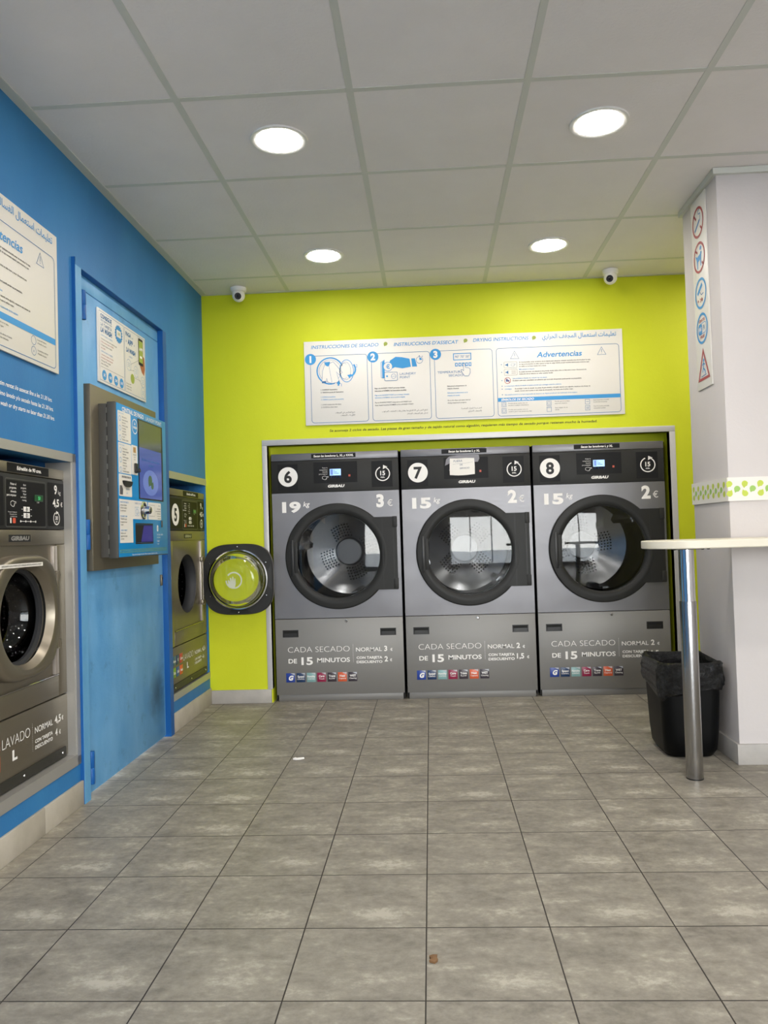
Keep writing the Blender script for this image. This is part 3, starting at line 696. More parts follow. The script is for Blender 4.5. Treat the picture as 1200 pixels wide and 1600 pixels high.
    a = MB(); g_ = 1 if open_ else .45; a.lathe([(.165, .01), (.158, .02 * g_ + .004), (.152, .035 * g_), (.152, .06 * g_), (.158, .07 * g_)], m_dark, (.33, 0, Z(.757)), 'y', 64); a.build('door_gasket', t)
    a = MB(); RD = .19; c = (.33, 0, Z(.757))
    a.lathe([(.158, .068 * g_), (.175, .070 * g_ + .004), (RD, .085 * g_ + .004), (RD, .26), (.001, .265)], m_drumd, c, 'y', 64)
    for ri in range(7):
        for k in range(28):
            an = 2 * pi * (k + .5 * (ri % 2)) / 28; yv = .10 + .022 * ri; rr = RD - .001; da = .0045 / RD
            a.face([(c[0] + rr * cos(an + da * u_), yv + .0045 * v_, c[2] + rr * sin(an + da * u_)) for u_, v_ in ((-1, 0), (0, -1), (1, 0), (0, 1))], m_hole)
    a.build('drum', t, recalc=False)
    # lower panel
    a = MB(); a.box(.002, W - .002, 0, .02, Z(.203), Z(.433), st, .003); a.prism(edges_rr(.015, W - .03, Z(.205), Z(.240), .006), -.0035, .0, mat('dark_olive_plinth', '#2c2b26', .5), .001)
    for u in (.06, .33, .60): a.lathe([(.005, 0), (.004, -.002)], m_chrome, (u, -.0036, Z(.222)), 'y', 12, cap1=True)
    lp = a.build('lower_panel', t)
    a = MB(); a.text('LAVADO', .203, Z(.341), .034, m_wht, w=.172, b=-.015, y=yy); a.text('L', .262, Z(.292), .031, m_wht, w=.030, b=.05, y=yy)
    a.build('cycle_lettering', lp)['label'] = 'white wash and size lettering'; a = MB()
    for k in range(16): a.disc(.391, Z(.380 - .0062 * k), .0013, m_wht, yy, 6)
    a.text('NORMAL', .407, Z(.343), .021, m_wht, w=.126, b=.01, y=yy); a.text('4,5', .548, Z(.343), .025, m_wht, w=.046, b=.03, y=yy); a.text('€', .600, Z(.344), .014, m_wht, y=yy, b=.03)
    a.text('CON TARJETA', .407, Z(.309), .012, m_wht, w=.124, b=.03, y=yy); a.text('DESCUENTO', .407, Z(.288), .012, m_wht, w=.124, b=.03, y=yy); a.text('4', .550, Z(.297), .024, m_wht, b=.03, y=yy); a.text('€', .578, Z(.297), .014, m_wht, y=yy, b=.03)
    a.build('price_lettering', lp)['label'] = 'white wash and price lettering'
    for k, (c_, s_) in enumerate((('#2f5d74', 'Aqua'), ('#17345c', 'G'), ('#b1323e', 'Care'), ('#6f9a3a', 'Eco'), ('#1f4f86', 'Soft'), ('#d0542f', 'Heat'))):
        u = .030 + .056 * (k % 3); zz = Z(.338 if k < 3 else .276); a = MB(); a.box(u, u + .048, -.0018, 0, zz, zz + .050, mat('washer_sticker_' + c_[1:], c_, .35), .0005)
        a.text(s_, u + .024, zz + .018, .014, m_wht, al='c', b=.03, y=-.002, mx=.04); a.build('sticker', lp)
    if open_: wdoor(t, (-.13 - y0, -.225 + x0, Z(.761)), LEFT, False)
    else: wdoor(t, (.33, -.004, Z(.757)), 0, True)
    return t
washer(-2.417, -.03, '4', 'steel washing machine with closed door left of the blue service door', False)
washer(-.683, -.005, '5', 'steel washing machine number 5 with its round door swung open', True)

# ================================================================== INSTRUCTION BOARDS
def tri(mb, cx, cz, h, y):
    mb.line([(cx - h * .55, cz - h * .45), (cx + h * .55, cz - h * .45), (cx, cz + h * .55)], .002, m_pbd, y, True); mb.rect(cx - .0014, cx + .0014, cz - h * .12, cz + h * .28, m_pbd, y); mb.disc(cx, cz - h * .25, .0018, m_pbd, y, 8)
def board(loc, rz, label, dry):
    W, Hh, y = 1.926, .515, -.0092
    t = thing('instruction_board', label, 'sign board', loc, rz)
    a = MB(); a.box(0, W, -.009, 0, 0, Hh, m_paper, .001)
    names = ('SECADO', "D'ASSECAT", 'DRYING', 'المجفف الحراري') if dry else ('LAVADO', 'DE RENTAT', 'WASHING', 'الغسالة')
    a.text('INSTRUCCIONES DE ' + names[0], .045, .469, .0205, m_pb, w=.412, b=.012, it=.2, y=y); a.text('INSTRUCCIONS ' + names[1], .552, .466, .0205, m_pb, w=.388, b=.012, it=.2, y=y)
    a.text(names[2] + ' INSTRUCTIONS', 1.033, .472, .0205, m_pb, w=.332, b=.012, it=.2, y=y)
    for x in (.502, .988, 1.400): drop(a, x, .482, .012, m_leaf, 0, 1, y)
    a.text(arabic('تعليمات استعمال ' + names[3]), 1.890, .474, .026, m_pb, w=.442 if dry else .36, al='r', b=.008, y=y)
    for x0, x1 in ((.038, .386), (.412, .768), (.796, 1.146), (1.17, 1.903)): a.rro(x0, x1, .014, .425, .018, .0026, m_pbd, y)
    for x, n in ((.039, '1'), (.422, '2'), (.803, '3')):
        a.disc(x, .405, .034, m_pb, y - .0005); a.text(n, x, .386, .038, m_wht, al='c', b=.05, y=y - .001)
    y1 = y - .0005; y2 = y - .001; y3 = y - .0015
    # 1 jacket going into the drum
    a.ringf(.158, .33, .080, .008, m_pb, y, 20, 290, 30); a.ringf(.158, .33, .068, .0016, m_pbd, y)
    jk = [(.128, .376), (.158, .376), (.178, .385), (.232, .318), (.215, .302), (.196, .322), (.212, .262), (.168, .252), (.142, .262), (.136, .285), (.130, .262), (.106, .268), (.112, .330)]
    a.flat(jk, m_paper, y1); a.line(jk, .002, m_pbd, y2, True); a.line([(.150, .37), (.168, .253)], .0015, m_pbd, y2); a.flat([(.122, .384), (.160, .386), (.154, .366), (.146, .357), (.132, .363)], m_pb, y2); a.rect(.106, .13, .256, .268, m_pbd, y2)
    a.disc(.259, .326, .042, m_paper, y, 32, .068); a.ringf(.259, .326, .042, .004, m_pb, y1, ry=.068); a.ringf(.252, .326, .032, .0016, m_pbd, y1, ry=.055); a.ringf(.245, .326, .026, .0016, m_pbd, y1, ry=.048, a0=60, a1=300)
    a.ringf(.268, .335, .045, .010, m_pb, y2, -70, 40, 12); a.flat([(.262, .300), (.290, .305), (.278, .278)], m_pb, y3); a.text('2', .315, .346, .018, m_pb, y=y)
    a.flat([(.195, .250), (.211, .272), (.220, .247), (.213, .247), (.211, .236), (.201, .238), (.203, .249)], m_pb, y2); a.text('1', .224, .233, .018, m_pb, y=y)
    # 2 coin and card
    a.flat([(.468, .276), (.476, .272), (.476, .37), (.492, .382), (.492, .275), (.484, .27)], m_pb, y); a.line([(.470, .275), (.470, .37), (.492, .384)], .003, m_pb, y)
    a.flat([(.52, .345), (.525, .378), (.56, .4), (.60, .396), (.645, .385), (.652, .336), (.60, .328), (.555, .337), (.54, .33)], m_pb, y1); a.flat([(.655, .386), (.678, .386), (.690, .336), (.660, .336)], m_pb, y1)
    a.disc(.512, .342, .027, m_paper, y2); a.ringf(.512, .342, .027, .003, m_pb, y3); a.text('€', .512, .329, .026, m_pb, al='c', b=.02, y=y3)
    a.rect(.490, .568, .256, .307, m_paper, y1, .005); a.rro(.490, .568, .256, .307, .005, .0026, m_pbd, y2); a.ringf(.545, .282, .014, .002, m_pbd, y2); a.rect(.500, .510, .278, .288, m_pb, y2); a.text('LAVA', .545, .279, .006, m_pbd, al='c', y=y2)
    a.ringf(.705, .375, .020, .0022, m_pbd, y); a.flat([(.705, .375), (.705, .391), (.716, .386), (.721, .375)], m_pb, y1); a.rect(.702, .708, .397, .403, m_pbd, y); a.line([(.72, .394), (.725, .399)], .003, m_pbd, y)
    a.text('LAUNDRY', .583, .288, .0135, m_pbd, w=.098, y=y); a.text('POINT', .583, .267, .0135, m_pbd, w=.062, y=y)
    # 3 temperature
    a.rro(.914, 1.020, .368, .402, .001, .0045, m_pb, y) if False else a.line([(.912, .366), (1.017, .366), (1.017, .404), (.912, .404)], .0045, m_pb, y, True)
    a.text('90° 70° 50°', .922, .378, .0145, m_pbd, w=.088, y=y)
    for k in range(5):
        x = .920 + .0205 * k if True else 0; a.rect(x, x + .016, .326, .348, m_pb, y); a.rect(x + .005, x + .012, .331, .343, m_paper, y1)
    hp = [(.970, .342), (.978, .342), (.982, .318), (.992, .316), (1.002, .314), (1.010, .308), (1.010, .285), (1.0, .266), (.976, .266), (.962, .286), (.954, .304), (.962, .306), (.970, .298)]
    a.flat(hp, m_paper, y2); a.line(hp, .0024, m_pbd, y3, True)
    a.text('TEMPERATURA', .812, .287, .0135, m_pbd, w=.155, y=y); a.text(names[0], .967, .266, .0135, m_pbd, al='r', w=.088, y=y)
    v = 'secadora' if dry else 'lavadora'; vc = 'assecadora' if dry else 'rentadora'; ve = 'dryer' if dry else 'washer'
    def para(x, lines, al='l', mxw=.33):
        for (s_, z, mm, b_) in lines: a.text(s_, x, z, .0068, mm, al=al, b=b_ + .012, it=.12, y=y, mx=mxw)
    para(.097, [("1. CARREGA l'%s." % vc, .212, m_blk, .012), ("2. TANCA la porta de l'%s." % vc, .196, m_blk, .012), ('1. CARGA la %s.' % v, .168, m_pb, .006), ('2. CIERRA la puerta de la %s.' % v, .152, m_pb, .006), ('1. LOAD clothes into the %s.' % ve, .121, m_blk, .0), ('2. CLOSE the %s door.' % ve, .105, m_blk, .0)])
    para(.427, [("Paga a la LAUNDRY POINT pel temps desitjat.", .208, m_blk, .012), ("Selecciona el NÚMERO de l'%s escollida." % vc, .192, m_blk, .012), ('Paga en la LAUNDRY POINT por el tiempo deseado.', .166, m_pb, .006), ('Selecciona el NÚMERO de la %s elegida.' % v, .151, m_pb, .006), ('Pay at LAUNDRY POINT using cash or LA WASH card.', .121, m_blk, 0), ('Input loaded machines NUMBER at the LAUNDRY POINT.', .105, m_blk, 0)], mxw=.325)
    para(.868, [('Selecciona la temperatura a la', .205, m_blk, .012), ("màquina d'%s." % ('assecar' if dry else 'rentar'), .190, m_blk, .012), ('Selecciona la temperatura en la', .164, m_pb, .006), ('máquina de %s.' % names[0].lower(), .148, m_pb, .006), ('Go to the %s and select desired' % ve, .118, m_blk, 0), ('%s temperature program.' % names[2].lower(), .103, m_blk, 0)], mxw=.25)
    for x, z, s_ in ((.303, .069, 'ضع الملابس في المجفف'), (.303, .052, 'اغلق باب المجفف'), (.745, .066, 'ادفع الثمن في الة الدفع بما يعادل وقت التجفيف المرغوب'), (.745, .047, 'ادخل رقم المجفف المختار'), (1.072, .066, 'اختر درجة الحرارة المناسبة'), (1.072, .049, 'بالمجفف الحراري')):
        a.text(arabic(s_), x, z, .0085, m_blk, al='r', y=y)
    # warnings
    tri(a, 1.280, .380, .046, y); tri(a, 1.800, .384, .046, y); a.text('Advertencias', 1.412, .362, .032, m_pb, w=.268, b=.018, it=.2, y=y)
    for x, z, s_, mm in ((1.306, .334, 'Es recomendable revisar el interior de la máquina para descartar cualquier anomalía antes de introducir la ropa.', m_blk), (1.305, .321, 'La ropa en la %s no debe superar la línea de carga máxima, ya que necesita espacio para moverse y que' % v, m_blk), (1.305, .308, 'se realice un correcto %s de la misma.' % names[0].lower(), m_blk),
                         (1.304, .290, 'Mira siempre la etiqueta', m_pb), (1.303, .275, 'Se puede encontrar una etiqueta en las prendas donde indica cómo se debe lavar y secar. Encontrará una', m_blk), (1.303, .262, 'traducción de los símbolos en todas nuestras tiendas.', m_blk),
                         (1.264, .236, 'Está prohibida la limpieza de cualquier tipo de calzado', m_pb), (1.263, .223, 'El calzado suele estar ensamblado con adhesivos que con la alta temperatura puede perder sus propiedades.', m_blk),
                         (1.214, .192, 'La temperatura máxima de secado no acepta prendas que contengan materiales plásticos.', m_pb), (1.214, .173, 'CONSEJO:', m_pb), (1.275, .174, 'Se aconseja 2 ciclos de secado. Las piezas de gran tamaño y de tejido natural como algodón, requieren más tiempo de', m_blk),
                         (1.274, .160, 'secado. Cuando saca la pieza en seco antes de introducirla, verá humo que al enfriar mejor.', m_blk), (1.214, .139, 'Este establecimiento no se hace responsable del deterioro de ninguna prenda por uso inadecuado de los equipos.', m_pb)):
        a.text(s_, x, z, .0066, mm, y=y, it=.12, mx=1.884 - x, b=.016)
    for z in (.325, .278, .228, .194, .176, .142): a.disc(1.199, z + .001, .003, m_pbd, y, 8)
    for z in (.322, .277): a.rro(1.215, 1.292, z - .017, z + .019, .004, .0012, m_greyp, y); a.flat([(1.222, z + .004), (1.229, z + .004), (1.239, z + .012), (1.239, z - .010), (1.229, z - .002), (1.222, z - .002)], m_pbd, y)
    hand_icon(a, 1.270, .322, .013, m_pbd, y, .0012)
    for k in range(4): a.line([(1.258, .288 - .006 * k), (1.285, .288 - .006 * k)], .001, m_greyp, y)
    a.ringf(1.233, .228, .018, .0028, m_red, y); a.line([(1.221, .240), (1.246, .216)], .0026, m_red, y1); a.flat([(1.222, .222), (1.244, .222), (1.244, .230), (1.236, .232), (1.230, .240), (1.224, .238)], m_pbd, y)
    a.rect(1.172, 1.901, .101, .124, m_pb, y); a.text('SÍMBOLOS DE ' + names[0], 1.190, .106, .0125, m_wht, w=.196, b=.03, it=.2, y=y1)
    for x, z, k in ((1.206, .083, 0), (1.206, .045, 1), (1.476, .082, 2), (1.476, .045, 3), (1.705, .082, 4), (1.705, .045, 5)):
        if dry:
            a.line([(x - .013, z - .014), (x + .013, z - .014), (x + .013, z + .014), (x - .013, z + .014)], .0018, m_pbd, y, True)
            if k < 3: a.ringf(x, z, .009, .0014, m_pbd, y); a.disc(x, z, .002, m_pbd, y, 8)
            if k == 3: a.line([(x - .012, z + .009), (x + .012, z + .009)], .0016, m_pbd, y)
            if k == 4: a.line([(x - .008, z), (x + .008, z)], .002, m_pbd, y)
            if k == 5: [a.line([(x + q, z - .008), (x + q, z + .008)], .0016, m_pbd, y) for q in (-.005, 0, .005)]
        else:
            cx_ = x + .0; a.ringf(1.746 if k > 3 else cx_, z, .0155, .0016, m_pbd, y)
            if k % 2: a.text('x', 1.746 if k > 3 else cx_, z - .004, .010, m_pbd, al='c', y=y)
    sy = (('Prendas que se pueden secar en', 'secadora a cualquier temperatura.'), ('Prendas que se pueden secar en', 'secadora, pero a una temperatura baja.'), ('Prendas que no se deben', 'secar en la secadora.'), ('Secar colgado de una', 'cuerda.'), ('Secar la prenda extendida', 'en posición horizontal.'), ('Secar la prenda extendida', 'en posición vertical.')) if dry else \
         (('Prendas que se pueden lavar', 'en agua.'), ('Prendas que no se deben', 'lavar en agua.'), ('La prenda no se debe', 'lavar en agua.'), ('La prenda admite el lavado', 'en prendas delicadas.'), ('La prenda admite', 'el lavado en seco.'), ('La prenda no admite', 'el lavado en seco.'))
    for (s1, s2), (x, z) in zip(sy, ((1.233, .086), (1.233, .048), (1.511, .088), (1.511, .050), (1.741 if dry else 1.772, .088), (1.741 if dry else 1.772, .051))):
        a.text(s1, x, z, .0062, m_blk, y=y); a.text(s2, x, z - .012, .0062, m_blk, y=y)
    a.build('printed_panel', t)
    return t
board((.632, -.001, 1.679), 0, 'white drying instruction board above the tumble dryers on the lime wall', True)
board((.001, -3.793, 1.632), LEFT, 'white washing instruction board on the blue wall above the steel washer', False)

# pictogram strip on the pillar: local x 0..0.18 runs towards the camera
t = thing('pictogram_sign', 'tall white sign with five pictograms on the side of the pillar', 'sign', (2.628, -1.062, 1.615), RIGHT)
a = MB(); a.box(0, .180, -.006, 0, 0, .865, m_paper, .001); y = -.0062; y1 = y - .0005; y2 = y - .001; cx = .088; r = .064
Zs = [2.207 + .16, 2.207, 2.044, 1.885]; Zs = [z - 1.615 for z in Zs]
for k, z in enumerate(Zs):
    col = m_red if k < 2 else m_pb
    a.ringf(cx, z, r, .011, col, y1, n=48)
    if k == 0:
        a.line([(cx - .042, z - .030), (cx + .02, z + .006)], .012, m_pbd, y); a.line([(cx + .026, z + .002), (cx + .030, z + .032), (cx + .008, z + .034), (cx + .004, z + .05), (cx + .022, z + .054)], .004, m_pbd, y); a.line([(cx - .046, z + .044), (cx - .02, z + .018)], .010, m_red, y1); a.line([(cx + .025, z - .025), (cx + .046, z - .044)], .010, m_red, y1)
    if k == 1:
        a.flat([(cx - .045, z + .018), (cx - .025, z + .008), (cx + .012, z + .014), (cx + .016, z + .024), (cx + .032, z + .018), (cx + .024, z + .004), (cx + .020, z - .042), (cx + .012, z - .042), (cx + .008, z - .012), (cx - .018, z - .016), (cx - .020, z - .046), (cx - .028, z - .046), (cx - .032, z - .01)], m_pb, y)
        drop(a, cx + .018, z + .038, .010, m_pb, -40, 1, y); a.line([(cx - .046, z + .044), (cx - .02, z + .026)], .010, m_red, y1); a.line([(cx + .03, z - .028), (cx + .046, z - .044)], .010, m_red, y1)
    if k == 2:
        a.flat([(cx - .044, z + .010), (cx - .034, z - .004), (cx + .024, z + .030), (cx + .014, z + .046)], m_pb, y); a.line([(cx - .01, z + .008), (cx + .006, z - .008), (cx + .034, z - .006)], .004, m_pbd, y); a.text('24h', cx + .004, z - .038, .017, m_red, al='c', b=.02, y=y); drop(a, cx - .034, z - .028, .006, m_red, 0, 1, y)
    if k == 3:
        a.text('GRATIS', cx, z + .030, .013, m_red, al='c', w=.072, b=.02, y=y); a.text('FREE', cx, z - .044, .013, m_red, al='c', w=.05, b=.02, y=y)
        a.rro(cx - .046, cx + .048, z - .024, z + .023, .016, .003, m_pb, y); a.rect(cx - .046, cx + .0, z - .024, z + .023, m_pb, y, .014); a.text('Wi', cx - .024, z - .010, .020, m_wht, al='c', b=.02, y=y1); a.text('Fi', cx + .024, z - .010, .020, m_pbd, al='c', b=.02, y=y1)
z = 1.726 - 1.615 - .012
a.line([(cx - .064, z - .056), (cx + .064, z - .056), (cx, z + .070)], .012, m_red, y1, True)
a.disc(cx + .004, z + .026, .008, m_pb, y, 14); a.line([(cx + .002, z + .018), (cx - .004, z - .008), (cx + .014, z - .022), (cx + .018, z - .036)], .008, m_pb, y); a.line([(cx - .004, z - .008), (cx - .016, z - .026)], .007, m_pb, y); a.line([(cx - .020, z + .006), (cx, z + .014), (cx + .018, z + .004)], .005, m_pb, y); a.line([(cx - .03, z - .044), (cx + .03, z - .040)], .004, m_pbd, y)
a.build('printed_panel', t)

# poster on the service door
t = thing('door_poster', 'small white card-and-app poster on the blue service door', 'poster', (-.006, -1.495, 1.700), LEFT)
a = MB(); a.box(0, .535, -.004, .003, -.018, .297, m_paper, .0006); y = -.0042; y1 = y - .0005
a.rro(.010, .272, -.008, .287, .002, .0016, m_pbd, y); a.rro(.280, .526, -.008, .287, .002, .0016, m_pbd, y)
a.text('CONSIGUE', .025, .260, .018, m_pbd, w=.115, b=.03, y=y); a.text('DESCUENTOS CON', .025, .247, .008, m_pbd, w=.115, y=y); a.text('LA TARJETA', .025, .227, .014, m_pbd, w=.115, y=y); a.text('LA WASH', .025, .200, .021, m_pbd, w=.115, b=.04, it=.1, y=y)
a.disc(.215, .235, .036, m_pb, y); a.rect(.190, .240, .220, .252, m_paper, y1, .004); a.text('21%', .215, .231, .010, m_leaf, al='c', b=.03, y=y1 - .0005)
for k in range(18):
    a.disc(.215 + .037 * cos(k * pi / 9), .235 + .037 * sin(k * pi / 9), .005, m_pb, y, 8)
a.text('¿CÓMO CONSIGO LA TARJETA?', .024, .184, .006, m_pb, y=y); 
for k, s_ in enumerate(('1. Introduce el importe en la central de pago.', '2. Pulsa comprar tarjeta LA WASH.', '3. Recoge la tarjeta y recárgala', 'con el saldo.')): a.text(s_, .024, .168 - .013 * k, .0065, m_red if k % 2 else m_blk, y=y, mx=.24)
a.text('¿CÓMO RECARGO LA TARJETA?', .024, .114, .006, m_pb, y=y)
for k, s_ in enumerate(('1. Introduce la tarjeta en la ranura.', '2. Introduce el importe deseado.', '3. Recarga 10€ y consigue', 'hasta un 20% gratis.')): a.text(s_, .024, .100 - .013 * k, .0065, m_red if k < 2 else m_blk, y=y, mx=.22)
a.line([(.02, .050), (.262, .050)], .0012, m_greyp, y)
for k, s_ in enumerate(('5€', '10€', '20€', '50€')): a.disc(.055 + .061 * k, .018, .022, m_pb, y); a.text(s_, .055 + .061 * k, .012, .012, m_wht, al='c', b=.02, y=y1)
a.text('PAGA', .294, .254, .018, m_pbd, w=.062, b=.03, y=y); a.text('con', .365, .254, .009, m_pbd, y=y); a.text('LA', .294, .224, .009, m_pbd, y=y); a.text('APP', .318, .218, .024, m_pbd, w=.06, b=.03, y=y); a.text('de', .388, .224, .009, m_pbd, y=y); a.text('LA WASH', .298, .180, .020, m_pbd, w=.108, b=.04, it=.1, y=y); a.text('y ahorra', .33, .160, .008, m_pb, y=y)
a.flat([(.500, .205), (.520, .195), (.524, .14), (.512, .108), (.485, .120), (.462, .15), (.47, .19)], m_skin, y); a.rect(.447, .503, .150, .280, m_blk, y1, .007); a.rect(.451, .499, .164, .268, m_leaf, y1 - .0005); a.text('¡APP!', .475, .222, .014, m_wht, al='c', b=.03, y=y1 - .001); a.rect(.462, .488, .185, .196, m_wht, y1 - .001)
for x, z in ((.325, .122), (.412, .108), (.497, .074), (.497, .022)): a.ringf(x, z, .026, .0012, m_pb, y); [a.line([(x - .014, z + .008 - .008 * k), (x + .014, z + .008 - .008 * k)], .0012, m_pb, y) for k in range(3)]
a.disc(.368, .065, .023, m_leaf, y)
for p in (((.350, .13), (.447, .17)), ((.34, .10), (.39, .108)), ((.386, .075), (.47, .074)), ((.43, .09), (.49, .05))): a.line(p, .0012, m_greyp, y)
for k, s_ in enumerate(('Descarga la APP', 'escanea el código', 'y empieza a lavar')): a.text(s_, .292, .030 - .012 * k, .006, m_blk, y=y)
a.build('printed_panel', t)

# ================================================================== PAYMENT KIOSK on the service door
t = thing('payment_kiosk', 'blue wall-mounted payment terminal with a screen on the service door', 'payment terminal', (0, -1.577, .936), LEFT)
a = MB(); a.box(-.057, .678, -.022, .010, -.047, .708, m_plate, .002); a.build('back_plate', t)
a = MB(); a.box(.014, .57, -.060, -.022, .004, .638, m_kgrey, .002); a.build('housing', t)
a = MB(); a.box(0, .585, -.1, -.063, 0, .642, m_kgrey, .003); a.build('front_door', t)
a = MB(); a.lathe([(.0035, .01), (.0035, .632)], m_black, (.012, -.0605, 0), 'z', 10, True, True)
for k in range(11): a.box(.0075, .0165, -.066, -.056, .018 + .058 * k, .040 + .058 * k, mat('hinge_steel', '#9b9a95', .4, .8), .001)
a.build('piano_hinge', t)
a = MB(); a.box(.006, .582, -.1025, -.1, .004, .640, m_kiosk, .001); y = -.1027
a.text('CENTRAL DE PAGO', .060, .612, .018, m_wht, w=.24, b=.03, y=y); a.text('LAUNDRY POINT', .325, .612, .017, m_wht, w=.2, b=.0, y=y)
a.ringf(.195, .565, .030, .004, m_wht, y, ry=.031); a.text('LA', .195, .572, .011, m_wht, al='c', b=.03, y=y); a.text('WASH', .195, .555, .011, m_wht, al='c', w=.042, b=.03, y=y)
for x0 in range(36):
    for r_ in range(2): a.disc(.015 + .0155 * x0, .023 + .009 * r_, .0042, mat('kiosk_dots', '#6f9a62', .5), y, 8)
a.text('Este terminal acepta monedas, billetes y tarjetas. Guarde su recibo.', .29, .008, .007, m_wht, al='c', y=y, w=.3)
a.rect(.438, .456, .110, .140, m_wht, y, .008); a.text('1', .447, .117, .014, m_blk, al='c', y=y - .0005)
for k, z in enumerate((.092, .080, .062, .050)): a.text(('RECOGER CAMBIO', 'coin return', 'RECIBO', 'receipt')[k], .437, z, .0065, m_wht, y=y)
fpnl = a.build('blue_face', t)
def klabel(pts, draw):
    mb = MB(); mb.prism(pts, -.1032, -.1025, m_paper); draw(mb, -.1034); return mb.build('instruction_label', t)
def steps(z0, z1, x0=.020, x1=.145):
    def d(mb, y):
        n_ = int((z1 - z0) / .0118); mb.text('INSTRUCCIONES', x0, z1 - .008, .005, m_pb, y=y)
        tx = ('Seleccione la', 'máquina deseada', 'Select the', 'machine number', 'Introduzca', 'el importe', 'Insert coins', 'or card', 'Recoja su cambio', 'Collect change')
        for k in range(1, n_): mb.text(tx[(k - 1) % 10], x0 + .036, z1 - .010 - .0118 * k, .0064, m_blk, y=y, b=.006)
        for k in range(3): mb.ringf(x0 + .014, z1 - .028 - .040 * k, .010, .002, m_pb, y, n=16)
    return d
klabel(edges_rr(.015, .150, .482, .610, .006), steps(.484, .606)); klabel(edges_rr(.015, .150, .352, .478, .006), steps(.354, .474))
def d3(mb, y):
    for k in range(6): mb.rect(.045 + .016 * k, .056 + .016 * k, .325, .332, m_greyp, y) if False else mb.rect(.045 + .016 * k, .055 + .016 * k, .333, .341, m_greyp, y)
    mb.prism(circ(.095, .321, .045, 20, .026, 180, 360), -.112, -.103, m_black); mb.flat([(.02, .262), (.05, .262), (.054, .285), (.042, .300), (.022, .3)], m_greyp, y); mb.text('MONEDAS', .085, .284, .006, m_pbd, y=y); mb.text('coins', .085, .268, .006, m_pb, y=y)
klabel(edges_rr(.015, .150, .256, .348, .006), d3)
def d4(mb, y):
    tx = ('PAGO CON TARJETA', 'acerque la tarjeta', 'al lector y espere', 'la confirmación.', '', 'PAGAMENT AMB', 'TARGETA acosti', 'la targeta al lector', 'i esperi.', '', 'CARD PAYMENT', 'hold the card', 'against the reader', 'and wait.')
    for k, s_ in enumerate(tx): mb.text(s_, .022, .228 - .0117 * k, .0064, m_pb if k in (0, 5, 10) else m_blk, y=y, mx=.115, b=.006)
    mb.text('TARJETAS / CARDS', .175, .228, .0065, m_pbd, y=y); mb.rro(.178, .222, .178, .215, .003, .0012, m_pb, y); mb.ringf(.2, .196, .012, .002, m_pb, y, n=16)
klabel([(.015, .062), (.154, .062), (.154, .163), (.322, .163), (.322, .243), (.015, .243)], d4)
def d5(mb, y):
    mb.rro(.343, .415, .180, .230, .003, .001, m_greyp, y); mb.text('AVISO', .485, .226, .0065, m_pbd, al='r', y=y)
    for k, s_ in enumerate(('no introducir', 'monedas dobladas', 'ni extranjeras', 'do not insert', 'bent coins')): mb.text(s_, .487, .212 - .011 * k, .006, m_blk, al='r', y=y, b=.006)
klabel(edges_rr(.334, .495, .164, .242, .005), d5)
def d6(mb, y):
    mb.rect(.172, .200, .450, .474, mat('tan_print', '#b58f5c', .6), y, .003)
    for k in range(3): mb.text(('BILLETES', 'bitllets', 'notes')[k], .186, .438 - .010 * k, .0055, m_blk, al='c', y=y, mx=.052)
klabel(edges_rr(.154, .219, .354, .482, .005), d6)
a = MB(); a.box(.178, .205, -.112, -.103, .362, .405, m_black, .004); a.tube([(.19, -.108, .372), (.19, -.125, .374)], .009, m_dark); a.build('coin_slot', t)
a = MB(); a.lathe([(.040, -.103), (.040, -.106), (.034, -.108), (.030, -.106)], m_chrome, (.275, 0, .203), 'y', 40, cap1=True); a.lathe([(.018, -.106), (.017, -.135), (.012, -.138)], m_chrome, (.275, 0, .203), 'y', 32, cap1=True); a.box(.273, .277, -.1395, -.138, .190, .216, m_black); a.build('card_knob', t)['label'] = 'round polished metal knob'
a = MB(); a.line([(.183, .058), (.386, .058), (.386, .143), (.183, .143)], .006, m_black, -.1028, True); a.prism([(.187, .062), (.382, .062), (.382, .139), (.187, .139)], -.1033, -.1025, m_hole)
a.flat([(.24, .064), (.380, .064), (.380, .136), (.275, .136)], m_purple, -.1034); a.build('coin_return_tray', t)['label'] = 'dark tray glowing violet'
a = MB(); a.prism([(.228, .252), (.532, .252), (.532, .606), (.228, .606)], -.104, -.1025, m_black); y = -.1042
a.rect(.236, .512, .258, .600, m_scr, y); a.rect(.236, .512, .482, .600, m_scrt, y - .0003); a.disc(.368, .330, .095, m_scrl, y - .0005, 40, .058)
drop(a, .360, .340, .024, m_scrg, 0, 1, y - .001); drop(a, .385, .318, .016, m_scrg, 180, 1, y - .001)
a.text('Seleccione una lavadora', .374, .425, .0105, m_pbd, al='c', w=.22, y=y - .001); a.text('o secadora', .374, .405, .0105, m_pbd, al='c', y=y - .001)
a.build('screen', t)['label'] = 'violet-lit vertical touch screen'
a = MB(); a.box(.496, .510, -.106, -.1025, .130, .162, m_kgrey, .002); a.build('lock', t)

